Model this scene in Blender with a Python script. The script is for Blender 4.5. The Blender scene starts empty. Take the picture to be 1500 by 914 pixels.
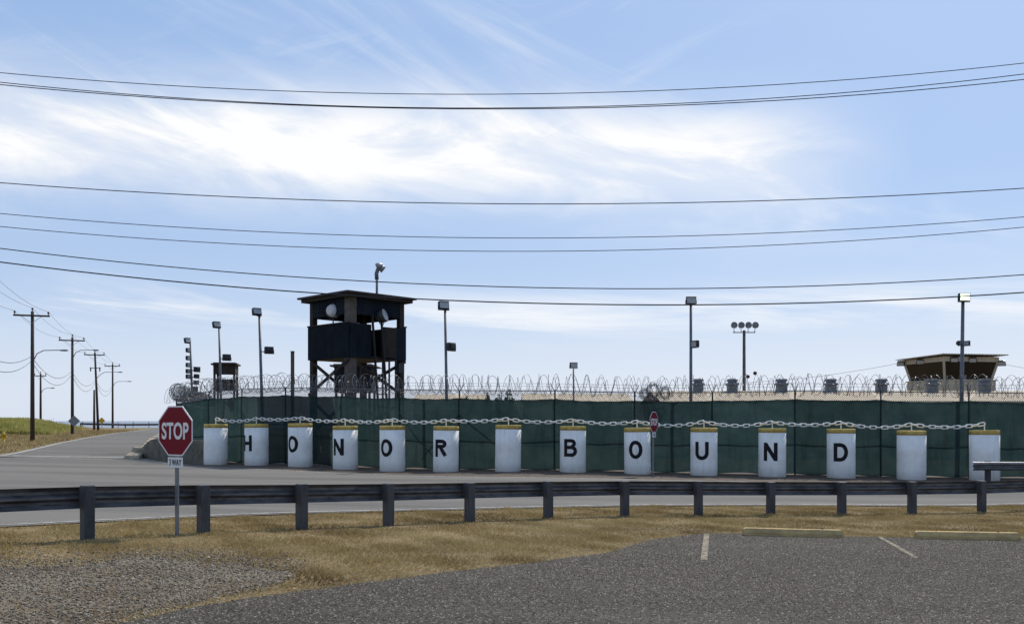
import bpy, bmesh, math, random
import numpy as np
from mathutils import Vector, Matrix
random.seed(7); rng = np.random.default_rng(11)
R = math.radians
scene = bpy.context.scene
C = scene.collection
# ------------------------------------------------------------------ camera
F, HOR, CZ = 1350.0, 616.0, 2.0          # focal length (photo px), horizon row, eye height (world z)
cam_d = bpy.data.cameras.new('camera'); cam = bpy.data.objects.new('camera', cam_d); C.objects.link(cam)
cam.location = (0, 0, CZ); cam.rotation_euler = (R(90), 0, 0)
cam_d.sensor_width = 36; cam_d.lens = 36*F/1500; cam_d.shift_y = (HOR-457)/1500
cam_d.clip_start = .1; cam_d.clip_end = 60000
scene.camera = cam
# ------------------------------------------------------------------ light
SUN_EL, SUN_AZ = 47.0, 30.0               # azimuth clockwise from +Y (view direction)
world = bpy.data.worlds.new('World'); scene.world = world; world.use_nodes = True
def build_world():
    nt = world.node_tree; N = nt.nodes; L = nt.links; N.clear()
    out = N.new('ShaderNodeOutputWorld'); bg = N.new('ShaderNodeBackground'); L.new(bg.outputs[0], out.inputs[0])
    bg.inputs[1].default_value = .1
    sky = N.new('ShaderNodeTexSky'); sky.sky_type = 'NISHITA'; sky.sun_disc = False
    sky.sun_elevation = R(SUN_EL); sky.sun_rotation = R(SUN_AZ); sky.air_density = 1.0; sky.dust_density = 1.2; sky.ozone_density = 1.0
    tc = N.new('ShaderNodeTexCoord'); sp = N.new('ShaderNodeSeparateXYZ'); L.new(tc.outputs['Generated'], sp.inputs[0])
    def M(op, a, b=None, c=None):
        n = N.new('ShaderNodeMath'); n.operation = op
        for i, v in enumerate((a, b, c)):
            if v is None: continue
            if isinstance(v, (int, float)): n.inputs[i].default_value = v
            else: L.new(v, n.inputs[i])
        return n.outputs[0]
    x, y, z = sp.outputs
    u = M('ARCTAN2', x, y)
    hl = M('SQRT', M('ADD', M('MULTIPLY', x, x), M('MULTIPLY', y, y)))
    v = M('DIVIDE', z, M('MAXIMUM', hl, .05))
    def noise(su, sv, scale, detail, rough, dist, tilt=0, off=0):
        cb = N.new('ShaderNodeCombineXYZ')
        L.new(M('MULTIPLY', M('ADD', u, M('MULTIPLY', v, tilt)), su), cb.inputs[0]); L.new(M('MULTIPLY', M('ADD', v, M('MULTIPLY', u, tilt*.3)), sv), cb.inputs[1]); cb.inputs[2].default_value = off
        n = N.new('ShaderNodeTexNoise'); n.inputs['Scale'].default_value = scale; n.inputs['Detail'].default_value = detail
        n.inputs['Roughness'].default_value = rough; n.inputs['Distortion'].default_value = dist
        L.new(cb.outputs[0], n.inputs['Vector']); return n.outputs[0]
    def smooth(val, a, b):
        n = N.new('ShaderNodeMapRange'); n.interpolation_type = 'SMOOTHSTEP'
        L.new(val, n.inputs[0]); n.inputs[1].default_value = a; n.inputs[2].default_value = b; return n.outputs[0]
    def band(v0, slope, curve, w):       # soft ridge along v = v0 + slope*u + curve*u^2
        c = M('ADD', M('ADD', v0, M('MULTIPLY', u, slope)), M('MULTIPLY', M('MULTIPLY', u, u), curve))
        t = M('DIVIDE', M('SUBTRACT', v, c), w)
        return M('POWER', 2.718, M('MULTIPLY', M('MULTIPLY', t, t), -1))
    n1 = noise(2.0, 5.8, 2.2, 9, .6, .5, .35, 1.3)
    n2 = noise(5, 12, 2.0, 8, .6, .9, -.8, 4.1)
    n3 = noise(1.5, 3.4, 1.7, 8, .58, 1.2, 1.4, 7.7)
    # broad bright cirrus bank, thinning out to the right
    main = M('MULTIPLY', band(.287, -.045, -.13, .056), M('SUBTRACT', 1, smooth(u, .22, .42)))
    main = M('MULTIPLY', main, M('ADD', .62, M('MULTIPLY', smooth(n1, .36, .62), .8)))
    tail = M('MULTIPLY', band(.232, -.08, 0, .022), M('MULTIPLY', smooth(u, .1, .5), smooth(n1, .4, .7)))
    wisps = M('MULTIPLY', M('MULTIPLY', smooth(n3, .47, .75), M('SUBTRACT', 1, smooth(u, -.05, .35))), smooth(v, .24, .34))
    wisps2 = M('MULTIPLY', M('MULTIPLY', smooth(n2, .52, .8), smooth(v, .2, .3)), M('SUBTRACT', 1, smooth(u, .15, .42)))
    low = M('MULTIPLY', band(.115, 0, 0, .022), smooth(noise(1.6, 14, 1.6, 7, .6, .4, .2, 9.2), .45, .68))
    hor = band(.0, 0, 0, .13)
    gen = M('MULTIPLY', smooth(n1, .62, .85), .35)
    dens = M('ADD', M('ADD', M('MULTIPLY', main, .86), M('MULTIPLY', tail, .6)), M('ADD', M('MULTIPLY', wisps, .5), M('MULTIPLY', wisps2, .16)))
    dens = M('ADD', dens, M('ADD', M('MULTIPLY', low, .6), M('ADD', M('MULTIPLY', hor, .5), M('MULTIPLY', gen, .4))))
    dens = M('MINIMUM', dens, .97)
    # pale haze veil over the whole sky
    veil = N.new('ShaderNodeMixRGB'); veil.inputs[0].default_value = .74; veil.inputs[2].default_value = (3.3, 5.0, 8.1, 1)
    L.new(sky.outputs[0], veil.inputs[1])
    mx = N.new('ShaderNodeMixRGB'); mx.inputs[2].default_value = (9.3, 9.3, 9.3, 1)
    L.new(dens, mx.inputs[0]); L.new(veil.outputs[0], mx.inputs[1]); L.new(mx.outputs[0], bg.inputs[0])
build_world()
sd = bpy.data.lights.new('sun', 'SUN'); sun = bpy.data.objects.new('sun', sd); C.objects.link(sun)
sd.energy = 4.0; sd.angle = R(.55); sd.color = (1, .95, .87)
S = Vector((math.sin(R(SUN_AZ))*math.cos(R(SUN_EL)), math.cos(R(SUN_AZ))*math.cos(R(SUN_EL)), math.sin(R(SUN_EL))))
sun.rotation_euler = (-S).to_track_quat('-Z', 'Y').to_euler(); sun.location = (20, 30, 60)
vs = scene.view_settings; vs.view_transform = 'Standard'; vs.look = 'None'; vs.exposure = 0.12; vs.gamma = 1; vs.use_curve_mapping = False

# ------------------------------------------------------------------ materials
MAT = {}
def mat(name, col, col2=None, rough=.7, scale=4.0, bump=0.0, bscale=None, metal=0.0, detail=6, emit=0, lo=.35, hi=.65, col3=None, scale3=40, f3=(.55, .75), spec=.4, coord='Object'):
    if name in MAT: return MAT[name]
    m = bpy.data.materials.new(name); m.use_nodes = True; MAT[name] = m
    nt = m.node_tree; N = nt.nodes; L = nt.links; b = N['Principled BSDF']
    b.inputs['Roughness'].default_value = rough; b.inputs['Metallic'].default_value = metal; b.inputs['Specular IOR Level'].default_value = spec
    tc = N.new('ShaderNodeTexCoord')
    def nz(s, d=detail):
        n = N.new('ShaderNodeTexNoise'); n.inputs['Scale'].default_value = s; n.inputs['Detail'].default_value = d; n.inputs['Roughness'].default_value = .6
        L.new(tc.outputs[coord], n.inputs['Vector']); return n.outputs[0]
    def ramp(o, a, c):
        r = N.new('ShaderNodeMapRange'); L.new(o, r.inputs[0]); r.inputs[1].default_value = a; r.inputs[2].default_value = c; return r.outputs[0]
    if col2 is None: col2 = tuple(c*.8 for c in col)
    mx = N.new('ShaderNodeMixRGB'); mx.inputs[1].default_value = (*col, 1); mx.inputs[2].default_value = (*col2, 1)
    L.new(ramp(nz(scale), lo, hi), mx.inputs[0]); o = mx.outputs[0]
    if col3:
        m3 = N.new('ShaderNodeMixRGB'); m3.inputs[2].default_value = (*col3, 1); L.new(o, m3.inputs[1]); L.new(ramp(nz(scale3, 3), *f3), m3.inputs[0]); o = m3.outputs[0]
    L.new(o, b.inputs['Base Color'])
    if bump:
        bp = N.new('ShaderNodeBump'); bp.inputs['Strength'].default_value = bump; bp.inputs['Distance'].default_value = .02
        L.new(nz(bscale or scale*4, 4), bp.inputs['Height']); L.new(bp.outputs[0], b.inputs['Normal'])
    if emit: b.inputs['Emission Color'].default_value = (*col, 1); b.inputs['Emission Strength'].default_value = emit
    return m
mat('dry_ground', (.25, .185, .10), (.15, .11, .052), .95, .5, .8, 30, col3=(.18, .12, .06), scale3=3.2, spec=.1)
mat('dirt', (.105, .075, .052), (.06, .045, .034), .95, 1.5, .6, 20)
mat('road_asphalt', (.168, .154, .136), (.112, .104, .094), .9, .22, .35, 60, col3=(.225, .208, .185), scale3=30, f3=(.5, .75), spec=.2)
mat('lot_asphalt', (.026, .024, .022), (.064, .058, .051), .95, .45, 1.0, 26, col3=(.17, .155, .137), scale3=26, f3=(.5, .66), spec=.15)
mat('gravel_bed', (.17, .14, .10), (.085, .06, .036), .95, .8, .9, 30, col3=(.30, .27, .22), scale3=30, f3=(.52, .70), spec=.1)
mat('gravel_stone', (.27, .255, .23), (.11, .10, .09), .9, 9, .2, 40)
mat('road_paint', (.50, .48, .44), (.20, .185, .165), .85, 5, .1, lo=.38, hi=.68)
mat('old_paint', (.36, .30, .22), (.09, .082, .072), .9, 9, .1, lo=.38, hi=.62)
mat('white_paint', (.84, .82, .78), (.77, .75, .71), .7, 3, .2, 35, col3=(.58, .56, .51), scale3=1.9, f3=(.6, .85), spec=.25)
mat('yellow_paint', (.52, .33, .06), (.43, .27, .05), .6, 8, .1)
mat('black_paint', (.012, .012, .014), (.02, .02, .022), .55, 8)
mat('stop_yellow', (.46, .35, .13), (.29, .215, .085), .8, 5, .3)
mat('galv_dark', (.105, .108, .115), (.06, .06, .063), .5, 5, .1, 30, metal=.55)
mat('galv_post', (.060, .062, .068), (.04, .04, .044), .6, 6, .15, 30, metal=.3)
mat('galv_light', (.33, .34, .36), (.22, .23, .25), .5, 6, .1, 30, metal=.4)
mat('lamp_pole', (.15, .155, .17), (.10, .105, .12), .5, 3, metal=.3)
mat('dark_metal', (.022, .023, .027), (.04, .04, .044), .5, 8, metal=.2)
mat('wire_black', (.018, .018, .02), (.03, .03, .03), .6, 3)
mat('razor_wire', (.20, .205, .21), (.13, .13, .135), .45, 5, metal=.5)
mat('dark_wood', (.034, .024, .019), (.018, .014, .012), .85, 3, .4, 20)
mat('pole_wood', (.070, .050, .040), (.042, .032, .027), .9, 2, .4, 20)
mat('grey_wood', (.12, .10, .085), (.07, .06, .05), .9, 3, .4, 20)
mat('dark_canvas', (.009, .013, .016), (.006, .008, .010), .9, 2.5, .3, 14)
mat('roof_felt', (.055, .045, .042), (.035, .03, .03), .85, 2, .3)
mat('sign_red', (.19, .004, .014), (.16, .004, .013), .6, 3, spec=.2)
mat('sign_white', (.78, .78, .77), (.68, .68, .67), .5, 5)
mat('sign_back', (.22, .23, .24), (.16, .17, .18), .5, 5, metal=.4)
mat('sign_yellow', (.62, .38, .02), (.5, .3, .02), .5, 5)
mat('concrete', (.17, .15, .118), (.085, .075, .058), .9, 1.8, .5, 25, col3=(.21, .19, .155), scale3=5)
mat('kerb_stone', (.40, .335, .235), (.22, .18, .13), .9, 2.5, .5, 25)
mat('beige_roof', (.50, .40, .27), (.42, .33, .22), .8, .6, .1)
mat('beige_wall', (.45, .40, .30), (.36, .32, .24), .8, 1.2, .1)
mat('roof_pale', (.40, .39, .36), (.32, .31, .28), .7, 2, .1)
mat('vent_grey', (.17, .175, .185), (.11, .115, .12), .6, 4, metal=.2)
mat('dark_glass', (.016, .010, .009), (.006, .005, .005), .15, .9, spec=.3)
mat('lens', (.42, .44, .46), (.32, .34, .36), .25, 4)
mat('lit_lens', (.80, 1.0, .62), (.9, 1, .75), .3, 4, emit=2.2)
mat('dish_white', (.62, .64, .67), (.5, .5, .52), .5, 4)
mat('marker_red', (.07, .008, .010), (.05, .008, .008), .5, 4)
mat('hydrant', (.52, .36, .03), (.4, .27, .03), .6, 4)
mat('insulator', (.10, .075, .06), (.06, .045, .04), .35, 6)
mat('bark', (.10, .075, .055), (.06, .045, .035), .95, 8, .6, 30)
def leafy(name, cols, rough=.7, trans=.25):
    m = bpy.data.materials.new(name); m.use_nodes = True; MAT[name] = m
    nt = m.node_tree; N = nt.nodes; L = nt.links; b = N['Principled BSDF']; b.inputs['Roughness'].default_value = rough; b.inputs['Specular IOR Level'].default_value = .2
    geo = N.new('ShaderNodeNewGeometry'); tc = N.new('ShaderNodeTexCoord')
    nz = N.new('ShaderNodeTexNoise'); nz.inputs['Scale'].default_value = .45; nz.inputs['Detail'].default_value = 4; L.new(tc.outputs['Object'], nz.inputs['Vector'])
    ad = N.new('ShaderNodeMath'); ad.operation = 'MULTIPLY_ADD'; L.new(geo.outputs['Random Per Island'], ad.inputs[0]); ad.inputs[1].default_value = .38
    mr = N.new('ShaderNodeMapRange'); L.new(nz.outputs[0], mr.inputs[0]); mr.inputs[1].default_value = .3; mr.inputs[2].default_value = .7; mr.inputs[3].default_value = -.05; mr.inputs[4].default_value = .68
    L.new(mr.outputs[0], ad.inputs[2])
    cr = N.new('ShaderNodeValToRGB'); L.new(ad.outputs[0], cr.inputs[0]); e = cr.color_ramp.elements
    for i, c in enumerate(cols):
        el = e[i] if i < 2 else e.new(.5)
        el.position = i/(len(cols)-1) if i < 2 or True else 0; el.color = (*c, 1)
    L.new(cr.outputs[0], b.inputs['Base Color'])
    tr = N.new('ShaderNodeBsdfTranslucent'); L.new(cr.outputs[0], tr.inputs[0]); ms = N.new('ShaderNodeMixShader'); ms.inputs[0].default_value = trans
    L.new(b.outputs[0], ms.inputs[1]); L.new(tr.outputs[0], ms.inputs[2]); L.new(ms.outputs[0], N['Material Output'].inputs[0])
    return m
leafy('dry_grass', [(.085, .055, .028), (.30, .215, .092), (.25, .23, .078), (.50, .39, .19)])
leafy('straw', [(.30, .22, .11), (.52, .40, .22), (.42, .31, .16), (.60, .49, .30)])
leafy('bank_grass', [(.16, .14, .04), (.36, .34, .09), (.30, .31, .07), (.5, .43, .16)])
leafy('shrub_leaf', [(.025, .035, .015), (.06, .075, .03), (.045, .065, .02), (.10, .11, .05)])
def sea_mat():
    m = mat('sea_water', (.045, .075, .12), (.035, .06, .10), .22, .02, .5, .15)
sea_mat()

def weather(name, base, layers, rough=.8, spec=.2, bump=None, rand=True, tint=0.0):
    '''base colour, then layers of (colour, (sx,sy,sz), lo, hi, amount, detail); coordinates shifted per object'''
    m = bpy.data.materials.get(name) or bpy.data.materials.new(name); m.use_nodes = True; MAT[name] = m; nt = m.node_tree; nt.nodes.clear(); N = nt.nodes; L = nt.links
    out = N.new('ShaderNodeOutputMaterial'); b = N.new('ShaderNodeBsdfPrincipled'); L.new(b.outputs[0], out.inputs[0]); b.inputs['Roughness'].default_value = rough; b.inputs['Specular IOR Level'].default_value = spec
    tc = N.new('ShaderNodeTexCoord'); oi = N.new('ShaderNodeObjectInfo'); v = tc.outputs['Object']
    if rand:
        ml = N.new('ShaderNodeMath'); ml.operation = 'MULTIPLY'; ml.inputs[1].default_value = 37; L.new(oi.outputs['Random'], ml.inputs[0]); ad = N.new('ShaderNodeVectorMath'); L.new(v, ad.inputs[0]); L.new(ml.outputs[0], ad.inputs[1]); v = ad.outputs[0]
    def noise(sc, det):
        mp = N.new('ShaderNodeMapping'); mp.inputs['Scale'].default_value = sc; L.new(v, mp.inputs[0]); n = N.new('ShaderNodeTexNoise'); n.inputs['Scale'].default_value = 1; n.inputs['Detail'].default_value = det; n.inputs['Roughness'].default_value = .65; L.new(mp.outputs[0], n.inputs['Vector']); return n.outputs[0]
    rgb = N.new('ShaderNodeRGB'); rgb.outputs[0].default_value = (*base, 1); o = rgb.outputs[0]
    for col, sc, lo, hi, amt, det in layers:
        r = N.new('ShaderNodeMapRange'); L.new(noise(sc, det), r.inputs[0]); r.inputs[1].default_value = lo; r.inputs[2].default_value = hi; r.inputs[4].default_value = amt
        mx = N.new('ShaderNodeMixRGB'); mx.inputs[2].default_value = (*col, 1); L.new(o, mx.inputs[1]); L.new(r.outputs[0], mx.inputs[0]); o = mx.outputs[0]
    if tint:
        r = N.new('ShaderNodeMapRange'); L.new(oi.outputs['Random'], r.inputs[0]); r.inputs[3].default_value = 1-tint; r.inputs[4].default_value = 1+tint; mx = N.new('ShaderNodeVectorMath'); mx.operation = 'SCALE'; L.new(o, mx.inputs[0]); L.new(r.outputs[0], mx.inputs['Scale']); o = mx.outputs[0]
    L.new(o, b.inputs['Base Color'])
    if bump:
        bp = N.new('ShaderNodeBump'); bp.inputs['Strength'].default_value = bump[1]; bp.inputs['Distance'].default_value = bump[2]; L.new(noise(bump[0], 4), bp.inputs['Height']); L.new(bp.outputs[0], b.inputs['Normal'])
    return m, N, L, b, out, o
weather('white_paint', (.84, .82, .78), [((.74, .72, .67), (2, 2, 2), .4, .65, 1, 5), ((.50, .47, .41), (7, 7, .7), .55, .75, .55, 6), ((.36, .30, .23), (3.5, 3.5, 2.5), .66, .76, .6, 8)], .75, .2, ((18, 18, 18), .35, .02), tint=.04)
weather('yellow_paint', (.56, .40, .12), [((.40, .26, .06), (5, 5, 5), .45, .65, 1, 5), ((.55, .50, .40), (9, 9, 9), .62, .70, .7, 6), ((.22, .14, .06), (4, 4, 8), .6, .75, .6, 6)], .75, .2)
weather('black_paint', (.012, .012, .014), [((.09, .09, .088), (14, 14, 14), .62, .74, .7, 6)], .7, .2)
weather('lot_asphalt', (.062, .055, .045), [((.028, .025, .022), (22, 22, 22), .48, .60, .9, 3), ((.21, .19, .162), (27, 27, 27), .54, .66, .85, 2), ((.115, .104, .088), (.12, .9, 1), .50, .72, .55, 5), ((.030, .027, .024), (.5, .35, 1), .56, .72, .5, 6), ((.14, .125, .10), (1.3, .8, 1), .62, .78, .5, 6)], .95, .12, ((30, 30, 30), 1, .02), rand=False)
weather('road_asphalt', (.158, .146, .128), [((.105, .097, .087), (.05, .5, 1), .42, .62, .95, 5), ((.21, .195, .172), (28, 28, 28), .52, .7, .7, 2), ((.09, .084, .076), (.6, .6, 1), .62, .72, .45, 7)], .92, .15, ((40, 40, 40), .4, .02), rand=False)
weather('galv_dark', (.14, .141, .148), [((.055, .055, .058), (2.5, 2.5, 9), .42, .65, 1, 6), ((.19, .19, .2), (1.2, 1.2, 12), .58, .72, .6, 5), ((.13, .066, .035), (4, 4, 7), .64, .74, .6, 7)], .5, .4, ((6, 6, 6), .3, .03)); MAT['galv_dark'].node_tree.nodes['Principled BSDF'].inputs['Metallic'].default_value = .5
weather('galv_post', (.062, .063, .068), [((.036, .036, .04), (6, 6, 2), .42, .65, 1, 6), ((.11, .065, .04), (7, 7, 3), .64, .74, .6, 7), ((.13, .13, .135), (9, 9, 1.5), .62, .75, .5, 4)], .6, .3, ((20, 20, 20), .3, .02))
weather('stop_yellow', (.50, .355, .16), [((.34, .24, .115), (4, 4, 9), .42, .62, 1, 6), ((.30, .28, .24), (12, 12, 12), .6, .7, .8, 6)], .85, .15, ((18, 18, 18), .6, .02))
weather('old_paint', (.30, .25, .18), [((.075, .068, .058), (11, 11, 11), .42, .58, .9, 6)], .9, .1, rand=False)
weather('dark_canvas', (.009, .013, .019), [((.016, .022, .030), (1.2, 1.2, .8), .4, .7, 1, 6), ((.006, .007, .009), (5, 5, .6), .5, .7, .8, 4)], .9, .1, ((3, 3, 1), .5, .05), tint=.15)
def screen_mat():
    m, N, L, b, out, o = weather('green_screen', (.016, .033, .034), [((.026, .046, .046), (.9, .9, 1.4), .40, .66, 1, 7), ((.010, .019, .020), (3, 3, .5), .5, .72, .7, 5), ((.040, .052, .047), (.5, .5, 6), .60, .78, .5, 6)], .9, .1, ((2.2, 2.2, 3.2), .6, .12), tint=.13)
    tr = N.new('ShaderNodeBsdfTranslucent'); sc = N.new('ShaderNodeVectorMath'); sc.operation = 'SCALE'; sc.inputs['Scale'].default_value = 1.35; L.new(o, sc.inputs[0]); L.new(sc.outputs[0], tr.inputs[0])
    ad = N.new('ShaderNodeMixShader'); ad.inputs[0].default_value = .5; L.new(b.outputs[0], ad.inputs[1]); L.new(tr.outputs[0], ad.inputs[2])
    tp = N.new('ShaderNodeBsdfTransparent'); ms = N.new('ShaderNodeMixShader'); ms.inputs[0].default_value = .015; L.new(ad.outputs[0], ms.inputs[1]); L.new(tp.outputs[0], ms.inputs[2]); L.new(ms.outputs[0], out.inputs[0])
screen_mat()
# ------------------------------------------------------------------ helpers
def tag(o, label=None, cat=None, group=None, kind=None):
    if label: o['label'] = label
    if cat: o['category'] = cat
    if group: o['group'] = group
    if kind: o['kind'] = kind
    return o
def empty(name, loc=(0, 0, 0), rz=0):
    o = bpy.data.objects.new(name, None); C.objects.link(o); o.location = loc; o.rotation_euler = (0, 0, rz); o.empty_display_size = .3; return o
class MB:
    def __init__(s): s.v = []; s.f = []
    def add(s, vs, fs):
        n = len(s.v); s.v += [tuple(p) for p in vs]; s.f += [tuple(i+n for i in f) for f in fs]; return s
    def box(s, c, d, rz=0, ry=0, rx=0, taper=1.0):
        m = Matrix.Translation(c) @ Matrix.Rotation(rz, 4, 'Z') @ Matrix.Rotation(ry, 4, 'Y') @ Matrix.Rotation(rx, 4, 'X')
        vs = []
        for z in (-.5, .5):
            k = taper if z > 0 else 1
            for x, y in ((-.5, -.5), (.5, -.5), (.5, .5), (-.5, .5)): vs.append(m @ Vector((x*d[0]*k, y*d[1]*k, z*d[2])))
        return s.add(vs, [(3, 2, 1, 0), (4, 5, 6, 7), (0, 1, 5, 4), (1, 2, 6, 5), (2, 3, 7, 6), (3, 0, 4, 7)])
    def bar(s, a, b, w, h=None):
        a = Vector(a); b = Vector(b); d = b-a; q = d.to_track_quat('Z', 'Y').to_matrix().to_4x4(); h = h or w
        m = Matrix.Translation((a+b)/2) @ q; vs = []
        for z in (-.5, .5):
            for x, y in ((-.5, -.5), (.5, -.5), (.5, .5), (-.5, .5)): vs.append(m @ Vector((x*w, y*h, z*d.length)))
        return s.add(vs, [(3, 2, 1, 0), (4, 5, 6, 7), (0, 1, 5, 4), (1, 2, 6, 5), (2, 3, 7, 6), (3, 0, 4, 7)])
    def tube(s, pts, r, n=6, closed=False, cap=True):
        pts = [Vector(p) for p in pts]; k = len(pts); rs = r if isinstance(r, (list, tuple)) else [r]*k; base = len(s.v); up = None
        for i, p in enumerate(pts):
            t = (pts[(i+1) % k]-pts[i-1]) if closed else (pts[min(i+1, k-1)]-pts[max(i-1, 0)])
            t.normalize()
            if up is None: up = Vector((0, 0, 1)) if abs(t.z) < .9 else Vector((1, 0, 0))
            a = t.cross(up); 
            if a.length < 1e-4: a = t.orthogonal()
            a.normalize(); b = a.cross(t).normalized(); up = b
            for j in range(n):
                an = 2*math.pi*j/n; s.v.append(tuple(p + (a*math.cos(an)+b*math.sin(an))*rs[i]))
        for i in range(k if closed else k-1):
            for j in range(n):
                a0 = base+i*n; b0 = base+((i+1) % k)*n
                s.f.append((a0+j, a0+(j+1) % n, b0+(j+1) % n, b0+j))
        if cap and not closed:
            s.f.append(tuple(base+j for j in range(n))[::-1]); s.f.append(tuple(base+(k-1)*n+j for j in range(n)))
        return s
    def lathe(s, prof, n=24, c=(0, 0, 0), m=None):
        base = len(s.v)
        for r, z in prof:
            for j in range(n):
                a = 2*math.pi*j/n; p = Vector((r*math.cos(a), r*math.sin(a), z)); p = (m @ p) if m else p; s.v.append(tuple(p+Vector(c)))
        for i in range(len(prof)-1):
            for j in range(n): s.f.append((base+i*n+j, base+i*n+(j+1) % n, base+(i+1)*n+(j+1) % n, base+(i+1)*n+j))
        s.f.append(tuple(base+j for j in range(n))[::-1]); s.f.append(tuple(base+(len(prof)-1)*n+j for j in range(n)))
        return s
    def prism(s, poly, z0, z1, m=None):
        n = len(poly); m = m or Matrix.Identity(4)
        return s.add([m @ Vector((x, y, z)) for z in (z0, z1) for x, y in poly], [tuple(range(n))[::-1], tuple(range(n, 2*n))]+[(i, (i+1) % n, n+(i+1) % n, n+i) for i in range(n)])
    def build(s, name, m, parent=None, smooth=False, bevel=0):
        me = bpy.data.meshes.new(name); me.from_pydata(s.v, [], s.f); me.update(); me.materials.append(MAT[m])
        if smooth:
            me.polygons.foreach_set('use_smooth', [len(p.vertices) == 4 for p in me.polygons])
        o = bpy.data.objects.new(name, me); C.objects.link(o); o.parent = parent
        if bevel:
            bm = o.modifiers.new('bevel', 'BEVEL'); bm.width = bevel; bm.segments = 2; bm.limit_method = 'ANGLE'; bm.angle_limit = R(40)
        return o
def np_mesh(name, verts, faces, m, parent=None):      # faces: (n,k) int array
    me = bpy.data.meshes.new(name); nf, k = faces.shape
    me.vertices.add(len(verts)); me.vertices.foreach_set('co', verts.astype(np.float32).ravel())
    me.loops.add(nf*k); me.loops.foreach_set('vertex_index', faces.astype(np.int32).ravel())
    me.polygons.add(nf); me.polygons.foreach_set('loop_start', np.arange(0, nf*k, k, dtype=np.int32)); me.polygons.foreach_set('loop_total', np.full(nf, k, dtype=np.int32))
    me.update(calc_edges=True); me.materials.append(MAT[m])
    o = bpy.data.objects.new(name, me); C.objects.link(o); o.parent = parent; return o
def child_copy(o, parent, loc=None, rot=None):
    c = o.copy(); C.objects.link(c); c.parent = parent
    if loc is not None: c.location = loc
    if rot is not None: c.rotation_euler = rot
    return c
def text_mesh(body, size, bold=0.0, sx=1.0, spacing=1.0):
    cu = bpy.data.curves.new('t', 'FONT'); cu.body = body; cu.size = size; cu.align_x = 'CENTER'; cu.align_y = 'CENTER'; cu.offset = bold; cu.space_character = spacing
    o = bpy.data.objects.new('t', cu); C.objects.link(o); dg = bpy.context.evaluated_depsgraph_get(); dg.update()
    me = bpy.data.meshes.new_from_object(o.evaluated_get(dg)); bpy.data.objects.remove(o); 
    xs = [v.co.x for v in me.vertices]; ys = [v.co.y for v in me.vertices]; cx = (max(xs)+min(xs))/2; cy = (max(ys)+min(ys))/2
    for v in me.vertices: v.co.x = (v.co.x-cx)*sx; v.co.y -= cy
    return me, (max(xs)-min(xs))*sx, max(ys)-min(ys)

# ------------------------------------------------------------------ terrain
posts_px = [(128, 790), (298, 782), (442, 776), (569, 770), (688, 764), (803, 759), (915, 755.5), (1023, 755), (1129, 754.5), (1233, 753.5), (1336, 752), (1438, 750.5)]
post_d = [13.15, 14.45, 15.7, 16.95, 18.2, 19.3, 20.25, 20.75, 21.2, 21.75, 22.4, 23.1]
rail_pts = [((px-750)/F*d, d) for (px, py), d in zip(posts_px, post_d)]
bol = [(316, 681, 42), (376, 681, 41), (440, 683, 40), (506, 688, 39), (575, 690, 38), (653, 691, 37.6), (744, 690, 37.3), (839, 691, 37), (934, 694, 36.6), (1031, 696, 36.2), (1131, 698, 35.8), (1232, 699, 35.4), (1335, 703, 35), (1442, 703, 34.5)]
ctl = [(0, 0, -1.72), (-8, 3, -1.66), (8, 3, -1.95), (0, 8, -1.83), (6, 10, -2.06), (-6, 8, -1.66), (5.2, 17, -2.15), (9, 16.6, -2.17), (14, 17, -2.25), (-12, 12, -1.66), (-20, 20, -1.66), (-24.5, 44, -1.68),
       (14, 25.2, -2.27), (22, 25, -2.32), (24, 34, -2.3), (-37.3, 71.7, -1.65), (-46.3, 97, -1.5), (-54.7, 121, -1.35), (-63, 146, -1.2), (-55, 138, -1.15), (-40, 138, -1.12), (-28, 70, -1.6), (-40, 110, -1.4),
       (-60, 60, -1.6), (-90, 120, -1.2), (-100, 40, -1.6), (-60, 0, -1.6), (0, 60, -2.1), (30, 60, -2.2), (0, 130, -1.9), (60, 130, -2.1), (60, 30, -2.4), (60, -20, -2.2), (0, -25, -1.7), (-60, -25, -1.6), (90, 80, -2.2), (-15, 100, -1.7)]
ctl += [((px-750)/F*d, d, -(py-HOR)/F*d) for (px, py), d in zip(posts_px, post_d)]
ctl += [((px-750)/F*d, d, -(py-HOR)/F*d) for px, py, d in bol]
ctl = np.array(ctl); CX = ctl[:, :2]; n = len(CX)
def tps(r2): return .5*r2*np.log(np.maximum(r2, 1e-9))
K = tps(((CX[:, None]-CX[None])**2).sum(-1))+np.eye(n)*6.0; Pm = np.c_[np.ones(n), CX]
sol = np.linalg.solve(np.block([[K, Pm], [Pm.T, np.zeros((3, 3))]]), np.r_[ctl[:, 2], 0, 0, 0]); W, A = sol[:n], sol[n:]
def sst(t): t = np.clip(t, 0, 1); return t*t*(3-2*t)
def GV(x, y):
    x = np.asarray(x, float); y = np.asarray(y, float); sh = x.shape; p = np.c_[x.ravel(), y.ravel()]; out = np.empty(len(p))
    for i in range(0, len(p), 20000):
        q = p[i:i+20000]; out[i:i+20000] = A[0]+q@A[1:]+tps(((q[:, None]-CX[None])**2).sum(-1))@W
    out = out.reshape(sh)+CZ
    far = np.maximum(sst((y-150)/30), sst((np.abs(x)-110)/60)); far = np.maximum(far, sst((-y-25)/30))
    out = out*(1-far)+.3*far
    out += 1.2*sst((-x-47.5-.36*np.maximum(y-96, 0))/9)*sst((y-96)/5)*(1-sst((y-135)/40))
    edge = sst((y-(158+.0*x))/30); out = out*(1-edge)+(-26)*edge
    return out
def G(x, y): return float(GV(np.array([x]), np.array([y]))[0])
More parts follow.
